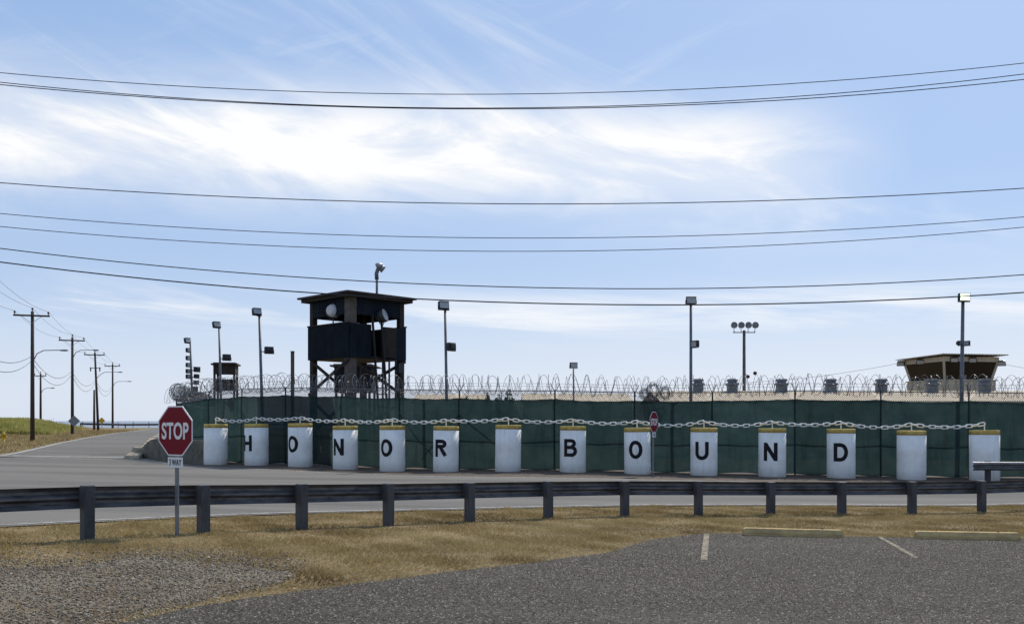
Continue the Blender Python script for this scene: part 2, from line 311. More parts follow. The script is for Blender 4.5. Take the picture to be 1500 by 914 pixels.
def ground_px(px, py):
    ds = np.linspace(4, 150, 3000); zz = CZ-(py-HOR)/F*ds-GV((px-750)/F*ds, ds); i = int(np.argmax(zz < 0)) if (zz < 0).any() else -1
    d = float(ds[i]); return ((px-750)/F*d, d)
def at(px, py, d): return Vector(((px-750)/F*d, d, CZ-(py-HOR)/F*d))
xs = np.unique(np.concatenate([np.arange(-26, 30, .6), np.linspace(-400, -110, 30), np.arange(-110, -26, 1.5), np.arange(30, 110, 3), np.linspace(110, 500, 30)]))
ys = np.unique(np.concatenate([np.linspace(-200, -10, 20), np.arange(-10, 50, .6), np.arange(50, 200, 1.5)]))
XX, YY = np.meshgrid(xs, ys); ZZ = GV(XX, YY); nx, ny = len(xs), len(ys)
idx = np.arange(nx*ny).reshape(ny, nx)
fq = np.stack([idx[:-1, :-1], idx[:-1, 1:], idx[1:, 1:], idx[1:, :-1]], -1).reshape(-1, 4)
ground = np_mesh('ground', np.c_[XX.ravel(), YY.ravel(), ZZ.ravel()], fq, 'dry_ground'); tag(ground, kind='structure')
ground.data.polygons.foreach_set('use_smooth', [True]*len(ground.data.polygons))
o = np_mesh('sea', np.array([(-40000, 150, -20), (40000, 150, -20), (40000, 45000, -20), (-40000, 45000, -20)]), np.array([[0, 1, 2, 3]]), 'sea_water'); tag(o, kind='structure')

def resample(pl, k):
    pl = np.array(pl, float); seg = np.r_[0, np.cumsum(np.hypot(*np.diff(pl, axis=0).T))]; t = np.linspace(0, seg[-1], k)
    return np.c_[np.interp(t, seg, pl[:, 0]), np.interp(t, seg, pl[:, 1])]
def smooth_pl(pl, it=2):
    pl = np.array(pl, float)
    for _ in range(it):
        q = np.empty((2*len(pl)-2, 2)); q[0::2] = pl[:-1]*.75+pl[1:]*.25; q[1::2] = pl[:-1]*.25+pl[1:]*.75
        pl = np.vstack([pl[:1], q, pl[-1:]])
    return pl
def sheet(name, ea, eb, m, lift, k=160, c=24, jit=0, kind='structure', parent=None, taper=False):
    a = resample(ea, k); b = resample(eb, k)
    if jit: a = a+rng.normal(0, jit, a.shape)
    t = np.linspace(0, 1, c)[None, :, None]; P = a[:, None]*(1-t)+b[:, None]*t
    lf = lift-(.05*np.clip(1-np.minimum(t[0, :, 0], 1-t[0, :, 0])/.12, 0, 1)[None, :] if taper else 0); Z = GV(P[..., 0], P[..., 1])+lf; i = np.arange(k*c).reshape(k, c)
    f = np.stack([i[:-1, :-1], i[1:, :-1], i[1:, 1:], i[:-1, 1:]], -1).reshape(-1, 4)
    o = np_mesh(name, np.c_[P.reshape(-1, 2), Z.ravel()], f, m, parent); o.data.polygons.foreach_set('use_smooth', [True]*len(f))
    if kind: tag(o, kind=kind)
    return o
near_edge = smooth_pl([(-34, -9), (-20, 5.5)]+[ground_px(*p) for p in [(0, 774), (130, 766), (400, 754), (530, 751), (680, 747), (950, 741), (1230, 741), (1500, 741)]]+[(24, 27), (46, 33)])
far_edge = smooth_pl([(-44, 22), (-31, 33), (-24.5, 41.5)]+[ground_px(*p) for p in [(200, 670), (240, 677), (300, 685), (400, 688), (500, 693), (600, 697), (700, 699), (830, 700), (950, 703), (1100, 706), (1300, 709), (1500, 710)]]+[(24, 35), (46, 42)])
sheet('main_road', near_edge, far_edge, 'road_asphalt', .02, 220, 30, .015)
def offset(pl, d):
    pl = np.array(pl); t = np.gradient(pl, axis=0); t /= np.hypot(*t.T)[:, None]; return pl+np.c_[-t[:, 1], t[:, 0]]*d
ne = resample(near_edge, 260); fe = resample(far_edge, 260)
sheet('edge_line', offset(ne, .22), offset(ne, .32), 'road_paint', .027, 260, 2)
sheet('edge_line', offset(fe, -.22), offset(fe, -.34), 'road_paint', .027, 260, 2)
lr_left = smooth_pl([(-24.6, 42.5)]+[ground_px(*p) for p in [(0, 668), (60, 655), (110, 643.5)]]+[(-42.7, 96), (-48.5, 117), (-52.5, 135), (-49, 142.5), (-36, 145), (-20, 146), (10, 146)])
lr_right = smooth_pl([(-18.8, 44.5)]+[ground_px(*p) for p in [(198, 668), (211, 655), (221, 645), (232, 637)]]+[(-43, 117), (-43.5, 128), (-38, 134), (-20, 136.5), (10, 137)])
sheet('side_road', lr_left, lr_right, 'road_asphalt', .026, 160, 14)
sheet('edge_line', offset(resample(lr_left, 160), -.15), offset(resample(lr_left, 160), -.33), 'road_paint', .034, 160, 2)
sl = [ground_px(*p) for p in [(14, 668.5), (100, 670), (192, 671)]]; sl2 = [(x, y+.45) for x, y in sl]
sheet('stop_line', sl, sl2, 'road_paint', .036, 30, 2)
# parking lot and gravel
lot_px = [(195, 914), (292, 893), (400, 876), (583, 851), (693, 837), (800, 824), (887, 813), (950, 794), (1023, 784), (1085, 783.5), (1236, 788), (1493, 791)]
lot_edge = [(-6.5, 3.2), (-4.6, 5.6)]+[ground_px(*p) for p in lot_px]+[(14, 16.6), (26, 18)]
lot_edge = np.array(lot_edge); lot_bottom = [(-6.5, -8), (26, -8)]
le = resample(lot_edge, 420); le = le+np.c_[np.zeros(420), np.convolve(rng.normal(0, .12, 430), np.ones(11)/11, 'valid')]
sheet('parking_lot', le, [(x, -8) for x in np.linspace(-6.5, 26, 420)], 'lot_asphalt', .03, 420, 40)
def lotY(x): return np.interp(x, lot_edge[:, 0], lot_edge[:, 1], left=-5)
gt = [ground_px(*p) for p in [(0, 827), (111, 824), (222, 811), (292, 817), (370, 822), (428, 843)]]
gb = [ground_px(*p) for p in [(195, 911), (300, 884), (400, 861), (430, 848)]]
gt = np.array([(-14, 9.6), (-9, 10.4)]+gt); gb = np.array([(-14, -4), (-8, -2), (-5.2, 4.5)]+gb)
def gtY(x): return np.interp(x, gt[:, 0], gt[:, 1], right=-9)
def gbY(x): return np.interp(x, gb[:, 0], gb[:, 1], right=99)
def wav(pl, amp):
    q = resample(pl, 120); return q+np.c_[np.convolve(rng.normal(0, amp*2.2, 128), np.ones(9)/9, 'valid'), np.convolve(rng.normal(0, amp*3, 128), np.ones(9)/9, 'valid')]
sheet('gravel_patch', wav(gt, .10), wav(gb, .05), 'gravel_bed', .03, 120, 30, .03, taper=True)
def neY(x): return np.interp(x, near_edge[:, 0], near_edge[:, 1])
# dirt strip under the fence
fence_px = [(258, 46.5), (306, 45), (354, 43.8), (418, 42.4), (500, 41), (586, 39.9), (673, 39.1), (813, 38.3), (930, 37.8), (1044, 37.3), (1165, 36.9), (1291, 36.5), (1420, 36.1), (1550, 35.7), (1690, 35.3)]
FP = [Vector(((px-750)/F*d, d)) for px, d in fence_px]
sheet('dirt_strip', [tuple(p) for p in resample(far_edge, 200)[:] if -16 < p[0] < 24], [(p.x, p.y+1.6) for p in FP], 'dirt', .012, 160, 8, .05)
# parking bay lines
def strip(name, a, b, w, m, lift):
    a = Vector(a); b = Vector(b); t = (b-a).normalized(); nrm = Vector((-t.y, t.x))*w/2
    return sheet(name, [tuple(a+nrm), tuple(b+nrm)], [tuple(a-nrm), tuple(b-nrm)], m, lift, 14, 3)
strip('bay_line', ground_px(1035, 785), ground_px(1031, 824), .095, 'old_paint', .037)
strip('bay_line', ground_px(1288, 789), ground_px(1343, 820), .085, 'old_paint', .037)

# ------------------------------------------------------------------ grass, gravel (uncountable)
def blades(name, x, y, hmin, hmax, width, lean, m, z=None, hs=1.0):
    k = len(x); z = GV(x, y) if z is None else z; h = rng.uniform(hmin, hmax, k)*hs; an = rng.uniform(0, 2*np.pi, k); la = rng.uniform(0, 2*np.pi, k); ll = h*rng.uniform(.2, 1, k)*lean
    w = rng.uniform(.6, 1.3, k)*width; dx = np.cos(an)*w; dy = np.sin(an)*w; tx = np.cos(la)*ll; ty = np.sin(la)*ll
    V = np.stack([np.c_[x-dx, y-dy, z-.01], np.c_[x+dx, y+dy, z-.01], np.c_[x+dx*.7+tx*.4, y+dy*.7+ty*.4, z+h*.62], np.c_[x+tx, y+ty, z+h]], 1).reshape(-1, 3)
    i = np.arange(k)*4; Fc = np.concatenate([np.c_[i, i+1, i+2], np.c_[i, i+2, i+3]])
    return tag(np_mesh(name, V, Fc, m), kind='stuff')
k = 1300000; x = rng.uniform(-13, 17, k); y = rng.uniform(4, 28, k)
inlot = y < lotY(x)+.02-rng.exponential(.07, k); ingr = (y < gtY(x+rng.exponential(.5, k))-rng.exponential(.6, k)*(1+.9*np.sin(x*3.1+y))+.15) & (y > gbY(x)+rng.exponential(.2, k))
ingr |= (x < -5.2) & (y < gtY(x))
ok = (~inlot) & (y < neY(x)-.02+rng.normal(0, .05, k)) & ((~ingr) | (rng.random(k) < .035*(np.sin(x*2.3+1)*np.sin(y*1.9)+1))) & (np.abs(x/np.maximum(y, 1)) < .62)
x, y = x[ok], y[ok]
cl = .5+.5*np.sin(x*2.1+1.3*np.sin(y*1.7))*np.sin(y*2.6+np.sin(x*1.1)*1.5); keep = rng.random(len(x)) < .35+.65*cl; x, y = x[keep], y[keep]; cl = cl[keep]
tg = tag(blades('dry_grass', x, y, .014, .062, .0036, 1.4, 'dry_grass', hs=.5+.9*cl*(.6+.4*np.sin(x*5.3+y*3.1))), 'short dry tan and olive grass on the verge below the guardrail', 'grass')
# pale straw lying along the lot edge and in drifts
k = 22000; t = rng.uniform(0, 1, k); q = resample(lot_edge[2:-1], 600)[(t*599).astype(int)]; x = q[:, 0]+rng.normal(0, .12, k); y = q[:, 1]+rng.exponential(.30, k)*(.7+.6*np.sin(x*1.7)**2)-.06
k2 = 5000; x2 = rng.uniform(-9, 12, k2); y2 = rng.uniform(8, 21, k2); dr = (np.sin(x2*1.3+y2*.8)+np.sin(y2*2.1-x2*.7) > .75) & (y2 > lotY(x2)) & (y2 < neY(x2)-.3); x = np.r_[x, x2[dr]]; y = np.r_[y, y2[dr]]
tag(blades('straw_litter', x, y, .012, .038, .0045, 4.0, 'straw'), 'pale loose straw littering the edge of the parking lot', 'straw')
# far verge left of the side road + bank
k = 60000; x = rng.uniform(-62, -22, k); y = rng.uniform(40, 125, k); lx = np.interp(y, lr_left[:, 1], lr_left[:, 0]); ok = (x < lx-.2) & (np.abs(x/y) < .64); x, y = x[ok], y[ok]
bank = (y > 97.5) & (-x-48.5-.36*(y-96) > 0)
tag(blades('verge_grass', x[~bank], y[~bank], .08, .22, .03, .9, 'dry_grass'), 'dry tan roadside grass along the side road', 'grass')
k = 60000; x = rng.uniform(-84, -47, k); y = 97+rng.random(k)**1.7*36; ok = -x-48.5-.36*(y-96) > rng.uniform(-1, 2, k); x, y = x[ok], y[ok]
tag(blades('bank_grass', x, y, .25, .6, .05, .6, 'bank_grass'), 'tall yellow green grass on the bank beside the poles', 'grass')
# stones
def stones(name, x, y, r, m):
    k = len(x); t = (1+5**.5)/2
    ic = np.array([(-1, t, 0), (1, t, 0), (-1, -t, 0), (1, -t, 0), (0, -1, t), (0, 1, t), (0, -1, -t), (0, 1, -t), (t, 0, -1), (t, 0, 1), (-t, 0, -1), (-t, 0, 1)])/1.9
    fc = np.array([(0, 11, 5), (0, 5, 1), (0, 1, 7), (0, 7, 10), (0, 10, 11), (1, 5, 9), (5, 11, 4), (11, 10, 2), (10, 7, 6), (7, 1, 8), (3, 9, 4), (3, 4, 2), (3, 2, 6), (3, 6, 8), (3, 8, 9), (4, 9, 5), (2, 4, 11), (6, 2, 10), (8, 6, 7), (9, 8, 1)])
    V = ic[None]*r[:, None, None]*rng.uniform(.6, 1.3, (k, 12, 1))*rng.uniform(.6, 1.2, (k, 1, 3))*np.array([1, 1, .7]); z = GV(x, y)+.034
    V = V+np.stack([x, y, z], -1)[:, None]; Fc = fc[None]+(np.arange(k)*12)[:, None, None]
    return tag(np_mesh(name, V.reshape(-1, 3), Fc.reshape(-1, 3), m), kind='stuff')
k = 46000; x = rng.uniform(-9, -1.8, k); y = rng.uniform(5, 12.5, k); ok = (y < gtY(x-rng.exponential(.18, k))+rng.exponential(.42, k)-.05) & ((y > gbY(x)-rng.exponential(.2, k)+.04) | (x < -5.2)) & (np.abs(x/y) < .62); x, y = x[ok], y[ok]
m_ = MAT['gravel_stone']; nt = m_.node_tree; g_ = nt.nodes.new('ShaderNodeNewGeometry'); b_ = nt.nodes['Principled BSDF']; r_ = nt.nodes.new('ShaderNodeValToRGB')
nt.links.new(g_.outputs['Random Per Island'], r_.inputs[0]); r_.color_ramp.elements[0].color = (.065, .050, .036, 1); r_.color_ramp.elements[1].color = (.38, .335, .265, 1); e_ = r_.color_ramp.elements.new(.6); e_.color = (.18, .145, .10, 1)
nt.links.new(r_.outputs[0], b_.inputs['Base Color'])
tag(stones('gravel', x, y, rng.uniform(.005, .014, len(x))*np.where(rng.random(len(x)) < .03, 1.8, 1), 'gravel_stone'), 'loose grey gravel beside the parking lot', 'gravel')
def chips(name, x, y, r, m, z):
    k = len(x); oc = np.array([(1, 0, 0), (0, 1, 0), (-1, 0, 0), (0, -1, 0), (0, 0, .8)]); fc = np.array([(0, 1, 4), (1, 2, 4), (2, 3, 4), (3, 0, 4)])
    V = oc[None]*r[:, None, None]*rng.uniform(.6, 1.4, (k, 5, 1)); an = rng.uniform(0, 6.28, k); c_, s_ = np.cos(an)[:, None], np.sin(an)[:, None]
    V = np.stack([V[..., 0]*c_-V[..., 1]*s_, V[..., 0]*s_+V[..., 1]*c_, V[..., 2]], -1)+np.stack([x, y, z], -1)[:, None]
    return tag(np_mesh(name, V.reshape(-1, 3), (fc[None]+(np.arange(k)*5)[:, None, None]).reshape(-1, 3), m), kind='stuff')
cm = bpy.data.materials.new('lot_chip'); cm.use_nodes = True; MAT['lot_chip'] = cm; nt = cm.node_tree; g_ = nt.nodes.new('ShaderNodeNewGeometry'); r_ = nt.nodes.new('ShaderNodeValToRGB'); b_ = nt.nodes['Principled BSDF']; b_.inputs['Roughness'].default_value = .9; b_.inputs['Specular IOR Level'].default_value = .15
nt.links.new(g_.outputs['Random Per Island'], r_.inputs[0]); r_.color_ramp.elements[0].color = (.016, .014, .012, 1); r_.color_ramp.elements[1].color = (.30, .265, .215, 1); e_ = r_.color_ramp.elements.new(.5); e_.color = (.054, .046, .037, 1); e_ = r_.color_ramp.elements.new(.82); e_.color = (.145, .124, .098, 1)
nt.links.new(r_.outputs[0], b_.inputs['Base Color'])
k = 330000; x = rng.uniform(-5, 12, k); y = 6.3+rng.random(k)*11.5; patch = np.sin(x*.9+y*.5)+np.sin(y*1.3-x*.4)*.8
ok = (y < lotY(x)+.03-rng.exponential(.04, k)*(rng.random(k) < .9)+rng.exponential(.05, k)*(rng.random(k) < .25)) & (np.abs(x/y) < .60) & (rng.random(k) < .78+.16*patch); x, y = x[ok], y[ok]
tag(chips('loose_chippings', x, y, rng.uniform(.006, .0135, len(x)), 'lot_chip', GV(x, y)+.028), 'coarse dark chippings covering the parking lot', 'gravel')

# ------------------------------------------------------------------ guardrails
def wbeam(a, b, h_top, off_n):      # corrugated beam between two 2-D points; off_n = 2-D offset toward the road
    prof = [(0.0, 0), (.045, .02), (.08, .06), (.08, .10), (.02, .14), (.02, .17), (.08, .21), (.08, .25), (.045, .29), (0, .31)]
    m = MB(); vs = []
    for p in (a, b):
        gz = G(*p)+h_top
        for layer in (0, .006):
            for o_, z_ in prof: q = Vector(p)+off_n*(o_+.06-layer); vs.append((q.x, q.y, gz-z_))
    k = len(prof); fs = []
    for i in range(k-1):
        fs.append((i, i+1, 2*k+i+1, 2*k+i)); fs.append((k+i+1, k+i, 3*k+i, 3*k+i+1))
    fs += [(0, 2*k, 3*k, k), (k-1, 2*k-1, 4*k-1, 3*k-1)]
    for s in (0, 2*k): fs += [(s+i, s+k+i, s+k+i+1, s+i+1) for i in range(k-1)]
    return m.add(vs, fs)
def guardrail(pts, label, h=.78, sgn=1, lead=None, wpost=.15):
    root = empty('guardrail', (*pts[0], G(*pts[0]))); root_inv = Vector(root.location); tag(root, label, 'guardrail')
    full = ([lead] if lead else [])+list(pts)
    for i, p in enumerate(full):
        q = Vector(full[min(i+1, len(full)-1)])-Vector(full[max(i-1, 0)]); t = q.normalized(); nrm = Vector((-t.y, t.x))*sgn; ang = math.atan2(t.y, t.x); z = G(*p)
        if not (lead and i == 0):
            m = MB(); hh = h+random.uniform(-.012, .012)
            m.box((p[0], p[1], z-.2+(hh+.2)/2), (wpost, .012, hh+.2), ang).box((p[0]+nrm.x*-.085, p[1]+nrm.y*-.085, z-.2+(hh+.2)/2), (wpost*1.0, .012, hh+.2), ang) if False else m.box((p[0], p[1], z-.2+(hh+.2)/2), (wpost, .17, hh+.2), ang)
            o = m.build('post', 'galv_post', root, bevel=.008); o.matrix_parent_inverse = Matrix.Translation(-root_inv)
            m = MB().box((p[0]+nrm.x*.115, p[1]+nrm.y*.115, z+h-.16), (.12, .06, .26), ang); o = m.build('block', 'galv_post', root); o.matrix_parent_inverse = Matrix.Translation(-root_inv)
        if i < len(full)-1:
            b = Vector(full[i+1]); a = Vector(p); m = wbeam(a-t*.02+nrm*.09, b+(b-a).normalized()*.05+nrm*.09, h-.02-(.002*(i % 2)), nrm*1.0)
            o = m.build('rail_beam', 'galv_dark', root); o.matrix_parent_inverse = Matrix.Translation(-root_inv)
    return root
rp = [Vector(p) for p in rail_pts]; d0 = (rp[0]-rp[1]); d1 = rp[-1]-rp[-2]
near_rail = [tuple(rp[0]+d0*2), tuple(rp[0]+d0)]+[tuple(p) for p in rp]+[tuple(rp[-1]+d1*(i+1)) for i in range(3)]
guardrail(near_rail, 'long steel guardrail on dark posts along the dry grass verge')
fr = [at(1447, 700, 33.0).xy, at(1447, 700, 33.0).xy+Vector((1.9, .1)), at(1447, 700, 33).xy+Vector((3.8, .25)), at(1447, 700, 33).xy+Vector((5.7, .45))]
guardrail([tuple(p) for p in fr], 'short end of steel guardrail in front of the last blank bollard', .80, -1, lead=tuple(fr[0]+Vector((-.62, -.02))))
# rail on the cliff edge at the end of the side road
cr = [(-66, 141), (-60, 143), (-54, 145), (-48, 146.5), (-42, 147.3), (-36, 148), (-30, 148.5), (-24, 149), (-18, 149)]
guardrail(cr, 'distant dark guardrail above the sea at the end of the side road', .72, -1)

# ------------------------------------------------------------------ bollards
letters = {1: ('H', -52), 2: ('O', -40), 3: ('N', -36), 4: ('O', -30), 5: ('R', -25), 7: ('B', -12), 8: ('O', -8), 9: ('U', -9), 10: ('N', -7), 11: ('D', -1)}
blab = ['blank white concrete bollard beside the low concrete wall, chain end', 'white bollard with yellow rim and black letter H', 'white bollard with black letter O between letters H and N', 'white bollard with black letter N between two letter O bollards',
        'white bollard with black letter O between letters N and R', 'white bollard with yellow rim and black letter R', 'blank white bollard between letters R and B', 'white bollard with yellow rim and black letter B',
        'white bollard with black letter O between letters B and U', 'white bollard with yellow rim and black letter U', 'white bollard with black letter N between letters U and D', 'white bollard with yellow rim and black letter D',
        'blank white bollard beside the letter D bollard', 'blank white bollard behind the end of the far guardrail']
BR, BH = .52, 1.86; pins = []
def letter_mesh(ch, r, w=.54, h=.70, t=.145):
    """flat painted letter made of strokes, wrapped round a shaft of radius r"""
    quads = []
    def line(x0, y0, x1, y1, th=t):
        d = Vector((x1-x0, y1-y0)); n = Vector((-d.y, d.x)).normalized()*th/2; k = max(2, int(d.length/.05))
        for i in range(k):
            a = Vector((x0, y0))+d*i/k; b = Vector((x0, y0))+d*(i+1)/k; quads.append((a-n, b-n, b+n, a+n))
    def box(x0, y0, x1, y1):
        k = max(1, int(abs(x1-x0)/.05))
        for i in range(k):
            xa = x0+(x1-x0)*i/k; xb = x0+(x1-x0)*(i+1)/k; quads.append((Vector((xa, y0)), Vector((xb, y0)), Vector((xb, y1)), Vector((xa, y1))))
    def arc(cx, cy, rx, ry, a0, a1, th=t):
        k = 20
        for i in range(k):
            A, B = R(a0+(a1-a0)*i/k), R(a0+(a1-a0)*(i+1)/k)
            quads.append(tuple(Vector((cx+math.cos(q)*(rx-e), cy+math.sin(q)*(ry-e))) for q, e in ((A, 0), (B, 0), (B, th), (A, th))))
    H, Wd = h/2, w/2
    if ch in 'HNRBD': box(-Wd, -H, -Wd+t, H)
    if ch == 'H': box(Wd-t, -H, Wd, H); box(-Wd+t, -t/2, Wd-t, t/2)
    if ch == 'N': box(Wd-t, -H, Wd, H); line(-Wd+t*.5, H-.03, Wd-t*.5, -H+.03, t)
    if ch == 'O': arc(0, 0, Wd*1.04, H*1.03, 0, 360)
    if ch == 'U': box(-Wd, -H+Wd, -Wd+t, H); box(Wd-t, -H+Wd, Wd, H); arc(0, -H+Wd, Wd, Wd*1.03, 180, 360)
    if ch == 'D': box(-Wd+t, H-t, -.02, H); box(-Wd+t, -H, -.02, -H+t); arc(-.02, 0, Wd+.02, H, -90, 90)
    if ch == 'R': box(-Wd+t, H-t, .04, H); q = .355; box(-Wd+t, H-q, .04, H-q+t); arc(.04, H-q/2, Wd-.06, q/2, -90, 90, t); line(.0, H-q+.03, Wd-.06, -H+.04, t)
    if ch == 'B':
        q = .36; box(-Wd+t, H-t*.93, .04, H); box(-Wd+t, -.05, .04, t*.93-.05); box(-Wd+t, -H, .04, -H+t*.93); arc(.04, H-q/2, Wd-.08, q/2, -90, 90, t*.95); arc(.04, (-H+t-.05)/2-.005, Wd-.03, (H+t-.05)/2+.005, -90, 90, t)
    m = MB()
    for qd in quads: m.add([(math.sin(p.x/r)*r, -math.cos(p.x/r)*r, p.y) for p in qd], [(0, 1, 2, 3)])
    return m
for i, (px, py, d) in enumerate(bol):
    x = (px-750)/F*d; z = G(x, d); az = math.atan2(x, d); hh = BH+random.uniform(-.03, .03)
    z = CZ-(py-HOR)/F*d if abs(CZ-(py-HOR)/F*d-z) < .06 else z
    root = empty('bollard', (x, d, z)); tag(root, blab[i], 'bollard', 'bollards spelling the words along the fence')
    root.rotation_euler = (R(random.uniform(-.5, .5)), R(random.uniform(-.7, .7)), 0)
    MB().lathe([(BR*1.01, -.25), (BR*1.005, .4), (BR, 1.0), (BR, hh-.17)], 40).build('shaft', 'white_paint', root, True)
    MB().lathe([(BR+.003, hh-.17), (BR+.003, hh-.02), (BR-.018, hh)], 40).build('rim_band', 'yellow_paint', root, True)
    MB().tube([(0, 0, hh-.02), (0, 0, hh+.24)], .022, 8).build('pin', 'white_paint', root)
    pins.append(Vector((x, d, z+hh+.235)))
    if i in letters:
        ch, an = letters[i]; o = letter_mesh(ch, BR+.006).build('letter', 'black_paint', root)
        o.location = (0, 0, .98); o.rotation_euler = (0, 0, -az+R(an))
# chain: every link its own piece
root = empty('chain', tuple(pins[0])); tag(root, 'white painted heavy chain strung along the bollard tops', 'chain')
lm = MB(); a, b = .082, .056; pts = []
for j in range(6): an = -math.pi/2+math.pi*j/5; pts.append((a+b*math.cos(an), b*math.sin(an), 0))
for j in range(6): an = math.pi/2+math.pi*j/5; pts.append((-a+b*math.cos(an), b*math.sin(an), 0))
lm.tube(pts, .0195, 5, closed=True); link0 = lm.build('link', 'white_paint', root, True); first = True; cnt = 0
for p, q in zip(pins[:-1], pins[1:]):
    L_ = (q-p).length; k = max(6, round(L_/.215)); sag = .11+random.uniform(-.05, .05); pos = [p.lerp(q, t/k)-Vector((0, 0, 4*sag*(t/k)*(1-t/k))) for t in range(k+1)]
    for t in range(k):
        c = (pos[t]+pos[t+1])/2; dr = (pos[t+1]-pos[t]).normalized(); side = dr.cross(Vector((0, 0, 1))).normalized(); up = side.cross(dr)
        roll = (math.pi/2 if cnt % 2 == 0 else R(18))+random.uniform(-.25, .25); Yv = side*math.cos(roll)+up*math.sin(roll); Zv = dr.cross(Yv)
        m = Matrix((dr, Yv, Zv)).transposed().to_4x4(); m.translation = c-pins[0]
        o = link0 if first else child_copy(link0, root); first = False; o.matrix_local = m; cnt += 1

# ------------------------------------------------------------------ perimeter fence
froot = empty('perimeter_fence', (FP[0].x, FP[0].y, G(*FP[0]))); tag(froot, 'tall green screened security fence topped with coiled razor wire', 'fence')
def fpart(mb, name, m, smooth=False, bevel=0):
    o = mb.build(name, m, froot, smooth, bevel); o.matrix_parent_inverse = Matrix.Translation(-froot.location); return o
FH = 3.0
FB = [Vector((FP[0].x-6.2, FP[0].y+24))]+FP           # return run going back from the corner
def ftop(px, d, default):
    return default
tops_y = {0: 590, 1: 583, 2: 580, 3: 578, 4: 579.5, 5: 581.5, 6: 582.5, 7: 583.5, 8: 586, 9: 586, 10: 584, 11: 585, 12: 586.5, 13: 588, 14: 589}
TZ = [CZ-(590-HOR)/F*46.5]+[CZ-(tops_y[i]-HOR)/F*FP[i].y for i in range(len(FP))]
BZ = [G(*p) for p in FB]
for i, p in enumerate(FB):
    m = MB().tube([(p.x, p.y+.045, BZ[i]-.1), (p.x, p.y+.045, TZ[i]+.33)], .034, 8)
    fpart(m, 'post', 'dark_metal', True)
    if i > 0:
        for s in (-1, 1):
            m = MB().tube([(p.x, p.y+.05, TZ[i]+.30), (p.x+s*.10, p.y+.05+s*.12, TZ[i]+.42), (p.x+s*.2, p.y+.05+s*.25, TZ[i]+.62)], .016, 5)
            fpart(m, 'outrigger_arm', 'dark_metal')
def screen_panel(i):
    a, b = FB[i], FB[i+1]; nxx, nzz = 14, 10; vs = []; sag = random.uniform(.04, .17); ph = random.uniform(0, 6)
    t = (b-a).normalized(); nr = Vector((t.y, -t.x))
    for c in range(nxx+1):
        u = c/nxx; p = a.lerp(b, u); top = TZ[i]*(1-u)+TZ[i+1]*u-sag*4*u*(1-u)*.6-.022*abs(math.sin(u*14+ph)); bot = BZ[i]*(1-u)+BZ[i+1]*u+.04+.03*math.sin(u*9+ph)
        for r in range(nzz+1):
            w = r/nzz; bl = .06*math.sin(math.pi*u)*math.sin(math.pi*w)+.014*math.sin(u*21+w*5+ph)*math.sin(math.pi*u)+.01*math.sin(w*13+u*6+ph)*math.sin(math.pi*u)
            q = p+nr*(.012+max(bl, -.005)); vs.append((q.x, q.y, bot+(top-bot)*w))
    k = nzz+1; m = MB().add(vs, [(c*k+r, (c+1)*k+r, (c+1)*k+r+1, c*k+r+1) for c in range(nxx) for r in range(nzz)])
    o = fpart(m, 'screen_panel', 'green_screen', True)
for i in range(len(FB)-1): screen_panel(i)
for i in range(len(FB)-1):
    a, b = FB[i], FB[i+1]
    def rail(f, r=.024, dz=0): return MB().tube([(a.x, a.y+.05, BZ[i]+(TZ[i]-BZ[i])*f+dz), (b.x, b.y+.05, BZ[i+1]+(TZ[i+1]-BZ[i+1])*f+dz)], r, 6)
    fpart(rail(.42), 'mid_rail', 'dark_metal'); fpart(rail(1, .02, .31), 'top_rail', 'lamp_pole')
    fpart(rail(.03, .02), 'bottom_rail', 'dark_metal')
for i, s in ((7, -1), (7, 1), (6, 1), (3, 1)):          # diagonal braces at strained posts
    p = FB[i]; q = FB[i+s]; f = .62
    m = MB().tube([(p.x, p.y+.05, BZ[i]+(TZ[i]-BZ[i])*.78), (p.x+(q.x-p.x)*f, p.y+.05+(q.y-p.y)*f, BZ[i]+.5)], .02, 6); fpart(m, 'brace', 'dark_metal')
# chain-link above the screen + razor coils: far too many strands to count
dense = []
for i in range(1, len(FB)-1):
    a, b = FB[i], FB[i+1]; L_ = (b-a).length; t = (b-a)/L_; k = int(L_/.085)
    for s in (-1, 1):
        for j in range(k):
            u0 = j/k; u1 = min(max(u0+s*.36/L_, 0), 1); p0 = a.lerp(b, u0); p1 = a.lerp(b, u1); z0 = TZ[i]*(1-u0)+TZ[i+1]*u0; z1 = TZ[i]*(1-u1)+TZ[i+1]*u1; hh = .38*abs(u1-u0)/(.36/L_)
            dense.append(((p0.x, p0.y+.05, z0-.07), (p1.x, p1.y+.05, z1-.07+hh)))
m = MB()
for p0, p1 in dense: m.tube([p0, p1], .0075, 3, cap=False)
o = fpart(m, 'chain_link', 'lamp_pole'); o['kind'] = 'stuff'
def path_fn(pts, zs):
    P3 = [Vector((p.x, p.y+.05, z)) for p, z in zip(pts, zs)]; seg = [0]
    for a, b in zip(P3[:-1], P3[1:]): seg.append(seg[-1]+(b-a).length)
    def f(s):
        for i in range(len(P3)-1):
            if s <= seg[i+1] or i == len(P3)-2:
                u = (s-seg[i])/(seg[i+1]-seg[i]); t = (P3[i+1]-P3[i]).normalized(); return P3[i].lerp(P3[i+1], u), t
    return f, seg[-1]
